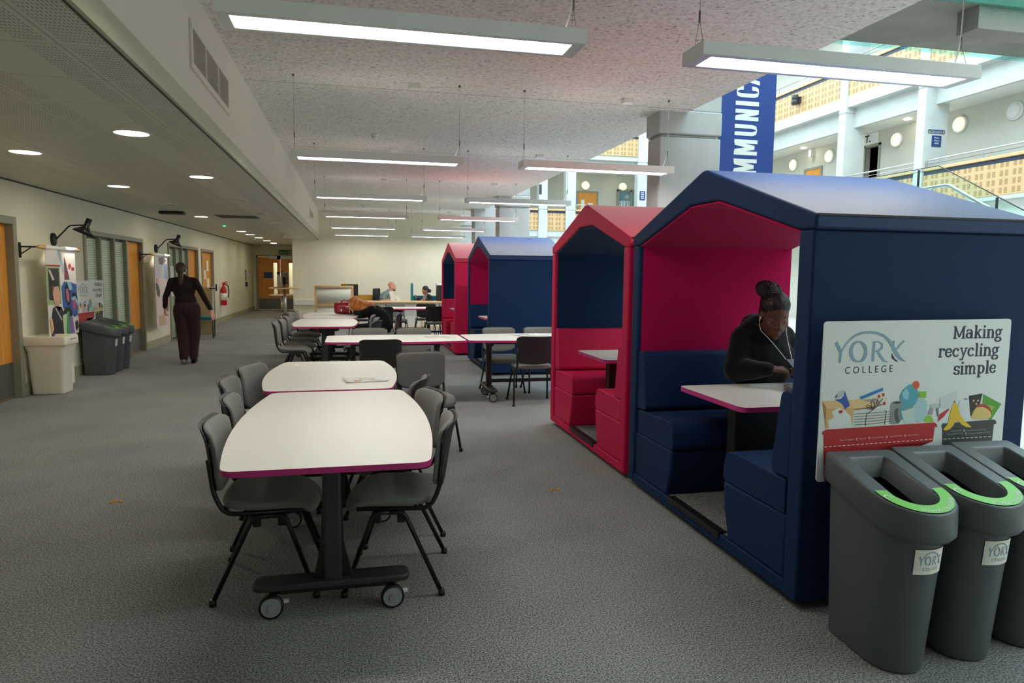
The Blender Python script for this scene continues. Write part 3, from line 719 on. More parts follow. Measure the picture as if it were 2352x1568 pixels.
def downlight(x, y, lit, lab, r=.118):
    t = thing('downlight', lab, 'downlight', (x, y, 2.52), 0, 'round downlights in the corridor ceiling')
    bm = bm_new(); lathe(bm, [(r+.012, 0), (r+.012, -.006), (r, -.008), (r, 0)], n=32); link('trim_ring', bm, 'white', t)
    bm = bm_new()
    if lit: lathe(bm, [(r, -.004), (r*.5, -.0055), (.002, -.006)], n=32)
    else: lathe(bm, [(r, -.004), (r*.6, -.0045), (.01, -.0045)], n=32)
    link('lens', bm, 'downlit' if lit else 'downoff', t)
for x, y, lit, lab in [(-1.6, 5.80, 1, 'lit downlight closest to the viewer beside the bulkhead'), (-1.6, 8.25, 1, 'lit downlight second from the viewer beside the bulkhead'),
        (-2.78, 6.98, 1, 'lit downlight above the corridor nearest the viewer, left lane'), (-2.78, 9.46, 1, 'lit downlight, left lane, over the cream bin area'),
        (-1.6, 10.7, 0, 'unlit downlight third along beside the bulkhead'), (-1.6, 13.1, 0, 'unlit downlight fourth along beside the bulkhead'),
        (-2.78, 11.8, 0, 'unlit downlight in the left lane near the dark ceiling sensor'), (-2.78, 14.2, 1, 'lit downlight in the left lane between ceiling grille and wall'),
        (-2.78, 19.0, 1, 'lit downlight starting the far cluster of five'), (-2.78, 20.6, 1, 'lit downlight second in the far cluster'), (-2.78, 22.4, 1, 'lit downlight in the middle of the far cluster'),
        (-2.78, 24.4, 1, 'lit downlight fourth in the far cluster'), (-2.78, 26.4, 1, 'lit downlight last in the far cluster, nearest the double doors'), (-1.6, 15.6, 0, 'unlit downlight beside the bulkhead past the ceiling grille')]:
    downlight(x, y, lit, lab)
def smoke_detector(x, y, z, lab):
    t = thing('smoke_detector', lab, 'smoke detector', (x, y, z), 0, 'ceiling smoke detectors')
    bm = bm_new(); lathe(bm, [(.055, 0), (.055, -.018), (.05, -.022)], n=20); link('base', bm, 'white', t)
    bm = bm_new(); lathe(bm, [(.046, -.022), (.046, -.03), (.03, -.03), (.03, -.046), (.044, -.046), (.04, -.06), (.02, -.068), (.002, -.068)], n=20); link('sensor_head', bm, 'white', t)
smoke_detector(.31, 10.0, 3.4, 'white smoke detector on rough ceiling between second and third light rows')
smoke_detector(.3, 20.4, 3.4, 'white smoke detector on rough ceiling near the end wall')
smoke_detector(-1.93, 21.0, 2.52, 'white detector under corridor ceiling at the end wall corner')
t = thing('ceiling_sensor', 'dark flat ceiling sensor over the corridor', 'sensor', (-3.05, 13.2, 2.52)); bm = bm_new(); box(bm, -.2, .2, -.1, .1, -.05, 0); bevel(link('casing', bm, 'graphite', t), .02)
t = thing('indicator_light', 'tiny green emergency indicator on the corridor ceiling', 'indicator light', (-2.83, 16.9, 2.52)); bm = bm_new(); lathe(bm, [(.03, 0), (.03, -.012), (.01, -.016)], n=12); link('lens', bm, emit_mat('green_led', (60, 255, 150), 3), t)
t = thing('ceiling_grille', 'grey rectangular air grille in the corridor ceiling', 'vent', (-2.1, 14.0, 2.52)); bm = bm_new(); box(bm, -.36, .36, -.3, .3, -.008, 0)
for k in range(9): box(bm, -.33, .33, -.26+k*.06, -.24+k*.06, -.016, -.006)
link('grille_face', bm, flat((118, 112, 100)), t)
def wall_vent(y0, y1, z0, z1, n, lab):
    t = thing('wall_vent', lab, 'vent', (-1.04, y0, z0), 0, 'bulkhead air vents'); L, H = y1-y0, z1-z0
    bm = bm_new(); f = .045
    for b in ((0, L, 0, f), (0, L, H-f, H), (0, f, f, H-f), (L-f, L, f, H-f)): box(bm, 0, .016, b[0], b[1], b[2], b[3])
    for k in range(1, n): box(bm, 0, .015, L*k/n-.012, L*k/n+.012, f, H-f)
    bevel(link('vent_frame', bm, 'bulk', t), .003)
    bm = bm_new(); box(bm, -.002, .001, f, L-f, f, H-f); link('duct_opening', bm, 'black', t)
    bm = bm_new(); nb = 14
    for k in range(nb):
        z = f+(H-2*f)*(k+.5)/nb; mx = Matrix.Translation((.007, 0, z)) @ Matrix.Rotation(0, 4, 'Y'); box(bm, -.007, .007, f, L-f, -.0016, .0016, 0, mx)
    link('louvre', bm, flat((214, 206, 194)), t)
wall_vent(5.12, 6.56, 2.84, 3.16, 3, 'large louvred vent high on the bulkhead near the viewer')
wall_vent(18.0, 19.5, 2.84, 3.1, 3, 'distant louvred vent on the bulkhead near the end wall')

# ================================================================ BOOTHS
def booth(x0, y0, outer, inner, lab, D=1.19, Wd=1.975):
    """gabled two-seat booth; local x into the booth, y along the corridor"""
    O, I = outer, inner
    t = thing('seating_booth', lab, 'booth', (x0, y0, 0), 0, 'gabled seating booths')
    T = .115; ze, zw, zr = 1.77, 1.705, 2.09; c = Wd/2
    P = lambda y, z, h: Vector((h, y, z))
    for y in (0, Wd-T+.03):
        bm = bm_new(); box(bm, 0, D, y-(.018 if y else 0), y+T-(.012 if not y else .03), .035, zw); bevel(link('end_panel', bm, O, t), .012, 3)
    for y, s in ((T-.03, 1), (Wd-T+.005, -1)):
        bm = bm_new(); box(bm, .03, D-.008, y+(.019 if s > 0 else 0), y+(.025 if s > 0 else .006), .09, zw); link('wall_lining', bm, I, t)
    # roof: outer gable shell with fascia
    rin = .135
    poly = [(-.012, zw), (-.012, ze), (c-.04, zr-.006), (c, zr), (c+.04, zr-.006), (Wd+.012, ze), (Wd+.012, zw), (Wd-T+.02, zw), (c+.16, zr-rin-.045), (c-.16, zr-rin-.045), (T-.02, zw)]
    bm = bm_new(); prism(bm, poly, P, D, 0, 1); bevel(link('roof', bm, [O, O+'_roof'], t), .012, 3)  # roof slopes use the lit copy of the outer vinyl
    bm = bm_new(); q = [(T-.018, zw-.004), (c-.158, zr-rin-.051), (c+.158, zr-rin-.051), (Wd-T+.018, zw-.004), (Wd-T+.018, zw-.012), (c+.155, zr-rin-.06), (c-.155, zr-rin-.06), (T-.018, zw-.012)]
    prism(bm, q, lambda y, z, h: Vector((.012+h, y, z)), D-.024); link('roof_lining', bm, I, t)
    for y in (.0, Wd):
        bm = bm_new(); yy = y-.014 if y == 0 else y+.010; box(bm, .01, D-.01, yy, yy+.004, ze-.008, ze+.002); link('roof_seam', bm, 'black', t)
    # plinth, floor, threshold
    bm = bm_new(); box(bm, .004, D-.004, T-.03, Wd-T+.03, .035, .10); bevel(link('plinth', bm, O, t), .006)
    bm = bm_new(); box(bm, .03, D-.03, T, Wd-T, .088, .103); link('booth_floor', bm, 'carpet_dark', t)
    yb0, yb1 = .68, 1.315
    for x in (-.004, D-.05):
        bm = bm_new(); box(bm, x, x+.054, yb0, yb1, .075, .11)
        for y in (yb0+.06, yb1-.06): lathe(bm, [(.006, .11), (.006, .112)], (x+.03, y, 0), 8)
        bevel(link('threshold_strip', bm, 'black_metal', t), .003)
    for x in (.12, D-.12):
        for y in (.15, Wd-.15):
            bm = bm_new(); lathe(bm, [(.03, 0), (.03, .04)], (x, y, 0), 12); link('glide_foot', bm, 'black', t)
    # benches
    def bench(y, s):
        Y = lambda d: y+s*d
        base = [(0, .10), (0, .40), (.565, .40), (.545, .25), (.50, .10)]
        bm = bm_new(); prism(bm, [(Y(a), b) for a, b in base], lambda a, b, h: Vector((.01+h, a, b)), D-.02)
        b = bevel(link('bench', bm, O, t), .014, 3)
        cu = rpoly([(.02, .402), (.02, .565), (.555, .58), (.58, .402)], [.01, .02, .08, .05], 8)
        bm = bm_new(); prism(bm, [(Y(a), z) for a, z in cu], lambda a, z, h: Vector((.012+h, a, z)), D-.024); bevel(link('seat_cushion', bm, O, b), .035, 5)
        pad = rpoly([(.002, .575), (.002, .975), (.085, .975), (.145, .60), (.13, .575)], [.01, .02, .035, .03, .02], 6)
        bm = bm_new(); prism(bm, [(Y(a), z) for a, z in pad], lambda a, z, h: Vector((.012+h, a, z)), D-.024); bevel(link('back_cushion', bm, O, b), .03, 5)
    bench(T-.005+.0, 1); bench(Wd-T+.005, -1)
    # table on a panel leg
    tb = rpoly([(.07, c-.375), (D-.08, c-.375), (D-.08, c+.375), (.07, c+.375)], .06, 6)
    bm = bm_new(); prism(bm, tb, lambda a, b, h: Vector((a, b, .780+h)), .028, 0, 1); link('tabletop', bm, ['white_top', 'magenta'], t)
    bm = bm_new(); box(bm, .23, .72, c-.045, c+.045, .10, .78); bevel(link('table_post', bm, 'black_metal', t), .006)
    # slim light under the ridge
    L = t
    bm = bm_new(); box(bm, .18, D-.18, c-.10, c-.085, zr-rin-.085, zr-rin-.072); box(bm, .17, .19, c-.105, c-.08, zr-rin-.085, zr-rin-.05); box(bm, D-.19, D-.17, c-.105, c-.08, zr-rin-.085, zr-rin-.05)
    link('light_bar', bm, 'white' if O == 'navy' else emit_mat('booth_light', (255, 250, 235), 4), t)
    return t
booth(1.925, 2.645, 'navy', 'pink_in', 'large navy booth with raspberry lining nearest the viewer')
booth(1.925, 4.70, 'red', 'navy_in', 'raspberry red booth with navy lining directly behind the nearest navy booth')
booth(1.93, 9.98, 'navy', 'pink_in', 'navy booth with raspberry lining beyond the joined tables')
booth(1.80, 12.6, 'red', 'navy_in', 'farthest raspberry red booth beyond the second navy booth')

# ================================================================ TABLES
def make_table(ax='y'):
    """barrel-shaped flip-top table on two T-legs with casters; long axis local y"""
    t = empty('folding_table'); L, hw, he = 1.62, .475, .40
    n = 14; side = []
    for k in range(n+1):
        s = -1+2*k/n; side.append((hw-(hw-he)*s*s, s*L/2))
    out = [(-x, y) for x, y in reversed(side)]
    pts = rpoly([(-he, -L/2)]+[(he, -L/2)]+side[1:-1]+[(he, L/2), (-he, L/2)]+out[1:-1], [.07, .07]+[0]*(n-1)+[.07, .07]+[0]*(n-1), 6)
    bm = bm_new(); prism(bm, pts, lambda x, y, h: Vector((x, y, .715+h)), .025, 0, 1); link('tabletop', bm, ['white_top', 'magenta'], t)
    for s in (-1, 1):
        y = s*.50
        bm = bm_new(); box(bm, -.04, .04, y-.032, y+.032, .13, .70); bevel(link('post', bm, 'graphite', t), .012, 3)
        bm = bm_new(); prism(bm, [(-.04, .14), (-.085, .14), (-.05, .30), (-.04, .55)], lambda x, z, h: Vector((x, y-.012+h, z)), .024); prism(bm, [(.04, .14), (.085, .14), (.05, .30), (.04, .55)], lambda x, z, h: Vector((x, y-.012+h, z)), .024); link('gusset', bm, 'black_metal', t)
        bm = bm_new(); prism(bm, rpoly([(-.34, y-.055), (.34, y-.055), (.34, y+.055), (-.34, y+.055)], .05, 6), lambda a, b, h: Vector((a, b, .118+h)), .03); bevel(link('foot_bar', bm, 'graphite', t), .008, 2)
        bm = bm_new(); box(bm, -.27, .27, y-.03, y+.03, .095, .12); link('foot_channel', bm, 'black_metal', t)
        for sx in (-1, 1):
            c = (sx*.26, y-.045*1, .052) if ax == 'y' else (sx*.26-.03, y, .052)
            bm = bm_new(); lathe(bm, [(.030, -.012), (.052, -.012), (.052, .012), (.030, .012)], c, 20, axis=ax); w = link('caster', bm, 'black', t)
            bm = bm_new(); lathe(bm, [(.042, -.016), (.042, -.010), (.042, .016)], c, 20, axis=ax); lathe(bm, [(.014, -.022), (.016, -.016)], c, 12, axis=ax); link('wheel_disc', bm, flat((150, 156, 160)), w)
            bm = bm_new()
            if ax == 'y': box(bm, c[0]-.025, c[0]+.03, c[1]+.012, c[1]+.06, .045, .098); box(bm, c[0]+.04, c[0]+.07, c[1]+.015, c[1]+.035, .055, .065)
            else: box(bm, c[0]+.012, c[0]+.06, c[1]-.03, c[1]+.03, .045, .098); box(bm, c[0]+.015, c[0]+.035, c[1]+.03, c[1]+.07, .055, .065)
            link('caster_fork', bm, 'housing', w)
        bm = bm_new(); prism(bm, rpoly([(-.23, .715), (.23, .715), (.20, .655), (.06, .63), (-.06, .63), (-.20, .655)], .02), lambda a, b, h: Vector((a, y-.02+h, b)), .04); link('top_bracket', bm, 'graphite', t)
    bm = bm_new(); box(bm, -.02, .02, -.50, .50, .655, .70); link('crossbeam', bm, 'black_metal', t)
    bm = bm_new(); box(bm, -.018, .018, -.50, .50, .19, .23); link('lower_rail', bm, 'black_metal', t)
    bm = bm_new(); lathe(bm, [(.018, -.02), (.02, -.01), (.018, 0)], (-.10, -.545, .675), 14, axis='y'); tube(bm, [(-.10, -.545, .675), (-.10, -.50, .675)], .008); link('release_knob', bm, 'fire_red', t)
    return t
tabs = [((-.105, 3.655), 0, 1.11, 'white magenta-edged table at the front of the near pair'), ((-.165, 5.36), 0, .93, 'white magenta-edged table behind the front one, with a leaflet on its corner'),
        ((.47, 8.2), PI/2, .97, 'crosswise white table ending beside the raspberry booth gap, left of its twin'), ((2.07, 8.2), PI/2, .97, 'crosswise white table running behind the red booth, right of its twin'),
        ((-.42, 10.95), 0, 1.1, 'white table in the middle bay with chairs on both sides'), ((-.40, 12.75), 0, 1.06, 'white table carrying the red handbag'),
        ((.49, 15.4), PI/2, 1.0, 'far crosswise white table in front of the desk, left of its twin'), ((2.11, 15.4), PI/2, 1.0, 'far crosswise white table beside the farthest red booth')]
T0 = {}
for (x, y), rz, sc, lab in tabs:
    if rz not in T0: T0[rz] = t = make_table('x' if rz else 'y')
    else: t = dup(T0[rz])
    t.location = (x, y, 0); t.rotation_euler = (0, 0, rz); t.scale = (1, sc, 1); tag(t, lab, 'table', 'white folding tables with magenta edges')

# ================================================================ CHAIRS
def make_chair():
    """grey upholstered stacking chair facing local +y"""
    t = empty('stacking_chair'); n = 10
    def seat_pt(u, v):
        k = 1/max(1e-6, (abs(u)**4+abs(v)**4)**.25) * max(abs(u), abs(v)) if (u or v) else 1
        x, y = u*.228*k*(1-.06*(v+1)/2*0), .02+v*.222*k
        z = .462 - .012*(1-u*u)*(1-v*v) - .045*max(0, (v-.35)/.65)**2 + .006*max(0, -v-.5)
        return Vector((x*(1-.05*max(0, -v)), y, z))
    bm = bm_new(); top = [[bm.verts.new(seat_pt(-1+2*i/n, -1+2*j/n)) for i in range(n+1)] for j in range(n+1)]
    bot = [[bm.verts.new(seat_pt(-1+2*i/n, -1+2*j/n)*1 + Vector((0, 0, -.045))) for i in range(n+1)] for j in range(n+1)]
    def shell(a, b):
        for j in range(n):
            for i in range(n):
                bm.faces.new((a[j][i], a[j][i+1], a[j+1][i+1], a[j+1][i])); bm.faces.new((b[j][i], b[j+1][i], b[j+1][i+1], b[j][i+1]))
        for i in range(n):
            bm.faces.new((a[0][i], b[0][i], b[0][i+1], a[0][i+1])); bm.faces.new((a[n][i], a[n][i+1], b[n][i+1], b[n][i]))
            bm.faces.new((a[i][0], a[i+1][0], b[i+1][0], b[i][0])); bm.faces.new((a[i][n], b[i][n], b[i+1][n], a[i+1][n]))
    shell(top, bot); subsurf(link('seat', bm, 'seat', t), 1)
    def back_pt(u, v, off, g=0.0):
        w = (.222+g)*(1-.04*(1-v)); zb = .515-.035*(1-u*u)-g; zt = .80+g-.012*u*u*0
        z = zb+(zt-zb)*v
        s = (z-.48)/.34
        y = -.205-.055*s-.05*max(0, s-.72)**1.5*3 + .045*u*u*(.4+.6*s) + off
        cr = max(0, abs(u)-.8)/.2; cv = max(0, abs(2*v-1)-.8)/.2
        k = 1-.05*cr*cv
        return Vector((u*w*k, y, z-(.02*cr*cv if v > .5 else -.02*cr*cv)))
    for nm, o0, o1, g, m in (('backrest', .014, -.014, 0, 'seat'), ('back_shell', -.016, -.028, .006, 'shell')):
        bm = bm_new()
        top = [[bm.verts.new(back_pt(-1+2*i/n, j/n, o0, g)) for i in range(n+1)] for j in range(n+1)]
        bot = [[bm.verts.new(back_pt(-1+2*i/n, j/n, o1, g)) for i in range(n+1)] for j in range(n+1)]
        shell(top, bot); subsurf(link(nm, bm, m, t), 1)
    for s in (-1, 1):
        x = s*.205
        bm = bm_new(); tube(bm, arcpts([(x, .17, .405), (x, -.17, .405), (x*1.0, -.215, .50), (x*.98, -.235, .66)], .05), .011, 8); link('side_rail', bm, 'black_metal', t)
        for fy, ty in ((-.225, -.05), (.225, .09)):
            bm = bm_new(); tube(bm, arcpts([(s*.245, fy, .012), (s*.212, ty, .388), (s*.212, .02, .388)], .04), .011, 8)
            lathe(bm, [(.016, 0), (.017, .012), (.013, .03)], (s*.246, fy, 0), 10); link('leg', bm, 'black_metal', t)
        for yy in (-.035, .075):
            bm = bm_new(); box(bm, s*.198-.008, s*.198+.008, yy-.018, yy+.018, .335, .40); bevel(link('stacking_block', bm, 'black', t), .006)
        bm = bm_new(); box(bm, s*.200-.004, s*.200+.004, -.238, -.222, .715, .73); link('shell_clip', bm, 'steel', t)
    return t
def face(dx, dy): return math.atan2(dy, dx)-PI/2
G1, G2, G3, G4 = 'chairs round the near pair of tables', 'chairs along the crosswise tables', 'chairs round the middle bay tables', 'chairs along the far crosswise tables'
chairs = [(-.41, 3.465, 1, .0, 'grey chair tucked under front table, corridor side, nearest the viewer', G1), (-.44, 4.12, 1, .05, 'second grey chair from the viewer on corridor side of near tables', G1),
 (-.57, 4.80, 1, -.05, 'third grey chair on corridor side of near tables, pulled out slightly', G1), (-.53, 5.42, .96, -.30, 'last grey chair on corridor side of near tables, turned towards viewer', G1),
 (.20, 3.40, -.98, .15, 'grey chair tucked under front table, booth side, nearest the viewer', G1), (.21, 4.04, -.98, -.22, 'second grey chair on booth side of near tables, angled towards viewer', G1),
 (.20, 4.74, -.96, .28, 'third grey chair on booth side of near tables, its dark shell showing', G1), (.60, 5.92, .12, -1, 'grey chair facing the viewer at the far corner of the near tables', G1),
 (.27, 7.66, 0, 1, 'chair with black back to viewer at left crosswise table', G2), (2.02, 7.82, .05, 1, 'chair with black back to viewer beside the red booth at right crosswise table', G2),
 (.19, 8.68, 0, -1, 'grey chair across left crosswise table, behind its left half', G2), (.74, 8.68, 0, -1, 'grey chair across left crosswise table, behind its leaflet', G2),
 (1.85, 8.66, .02, -1, 'grey chair across right crosswise table, nearer the table joint', G2), (2.40, 8.66, 0, -1, 'grey chair across right crosswise table, partly behind red booth', G2),
 (-.82, 10.1, 1, .0, 'first grey chair on corridor side of middle bay tables', G3), (-.80, 10.75, 1, -.04, 'second grey chair on corridor side of middle bay tables', G3), (-.80, 11.5, 1, 0, 'third grey chair on corridor side of middle bay tables', G3),
 (-.82, 12.5, .96, -.2, 'fourth grey chair on corridor side of middle bay tables', G3), (-.80, 13.3, 1, 0, 'last grey chair on corridor side of middle bay tables', G3),
 (.10, 10.45, -.9, .3, 'grey chair nearest the viewer on booth side of middle bay, turned away', G3), (.10, 11.05, -1, -.05, 'second grey chair on booth side of middle bay tables', G3), (.06, 11.75, -1, 0, 'third grey chair on booth side of middle bay tables', G3),
 (.52, 12.35, -1, .12, 'grey chair the red-haired person sits on', G3),
 (.58, 14.78, .03, 1, 'black-backed chair at far crosswise tables, right behind the red-haired person', G4), (1.70, 14.95, 0, 1, 'black-backed chair at far crosswise tables beside the farthest red booth', G4),
 (.12, 16.1, 0, 1, 'black-backed chair beyond far crosswise tables, at their left end', G4), (.95, 15.98, .1, -1, 'grey chair beyond far crosswise tables, below the seated man', G4), (1.62, 16.25, 0, 1, 'black-backed chair beyond far crosswise tables, below the person at the desk', G4), (2.16, 16.0, 0, -1, 'grey chair beyond far crosswise tables, touching the red booth edge', G4)]
C0 = None
for x, y, dx, dy, lab, g in chairs:
    if C0 is None: C0 = c = make_chair()
    else: c = dup(C0)
    c.location = (x, y, 0); c.rotation_euler = (0, 0, face(dx, dy)); tag(c, lab, 'chair', g)

# ================================================================ RECYCLING SIGN + BINS
SL = {'M': (1.80, [('s',.32,0,1.4),('s',1.48,0,1.4),('l',.34,1.35,.9,.12),('l',.9,.12,1.46,1.35),('b',.05,.6,0),('b',1.2,1.76,0),('b',.05,.4,1.36),('b',1.4,1.76,1.36)]),
 'a': (1.12, [('e',.45,.30,.33,.29,0,360),('s',.82,.05,.72),('e',.47,.66,.35,.33,0,165),('b',.75,1.06,.03)]),
 'k': (1.18, [('s',.3,0,1.5),('l',.38,.42,.86,.95),('l',.55,.6,.95,.05),('b',.05,.56,0),('b',.05,.35,1.46),('b',.72,1.12,0),('b',.66,1.08,.96)]),
 'i': (.62, [('s',.31,0,.98),('s',.31,1.22,1.46),('b',.05,.58,0),('b',.05,.36,.96)]),
 'n': (1.22, [('s',.28,0,.98),('e',.60,.60,.32,.36,0,165),('s',.92,0,.62),('b',.04,.52,0),('b',.68,1.16,0),('b',.04,.3,.96)]),
 'g': (1.10, [('e',.46,.62,.31,.34,0,360),('e',.48,-.22,.40,.24,0,360),('l',.3,.3,.28,.05),('l',.74,.85,1.02,.98)]),
 'r': (.92, [('s',.28,0,.98),('e',.60,.58,.33,.38,60,165),('s',.78,.72,.95),('b',.04,.56,0),('b',.04,.3,.96)]),
 'e': (1.02, [('e',.50,.49,.38,.47,12,335),('b',.14,.86,.52)]),
 'c': (.98, [('e',.50,.49,.38,.47,50,325),('s',.74,.66,.86)]),
 'y': (1.12, [('l',.22,.96,.60,.05),('l',.92,.96,.46,-.22),('e',.28,-.22,.19,.17,0,-160),('b',.0,.46,.97),('b',.7,1.12,.97)]),
 'l': (.62, [('s',.31,0,1.5),('b',.05,.58,0),('b',.05,.36,1.46)]),
 's': (.86, [('e',.42,.72,.30,.25,35,270),('e',.42,.25,.32,.25,90,-150),('s',.72,.7,.92),('s',.12,.06,.28)]),
 'm': (1.78, [('s',.28,0,.98),('e',.56,.62,.28,.34,0,165),('s',.84,0,.64),('e',1.12,.62,.28,.34,0,165),('s',1.40,0,.64),('b',.04,.5,0),('b',.66,1.04,0),('b',1.2,1.66,0),('b',.04,.3,.96)]),
 'p': (1.16, [('s',.28,-.45,.98),('e',.60,.49,.36,.46,-150,150),('b',.04,.58,-.43),('b',.04,.3,.96)])}
def slab_text(s, x, y, k, right=False, sx=1.12):
    """slab-serif word as stroke polygons; k = x-height"""
    if right: x -= sum(SL[c][0] for c in s)*k*sx
    out = []
    for ch in s:
        w, st = SL[ch]
        for q in st:
            if q[0] == 's': r = ribbon([(q[1], q[2]), (q[1], q[3])], .24)
            elif q[0] == 'b': r = ribbon([(q[1], q[3]), (q[2], q[3])], .12)
            elif q[0] == 'l': r = ribbon([(q[1], q[2]), (q[3], q[4])], .17)
            else:
                pts = arc(q[1], q[2], q[3], q[4], q[5], q[6], 16); r = ribbon(pts, [.12+.11*abs(math.cos(math.radians(q[5]+(q[6]-q[5])*i/16))) for i in range(17)])
            out += [[(x+a*k*sx, y+b*k) for a, b in p] for p in r]
        x += w*k*sx
    return out
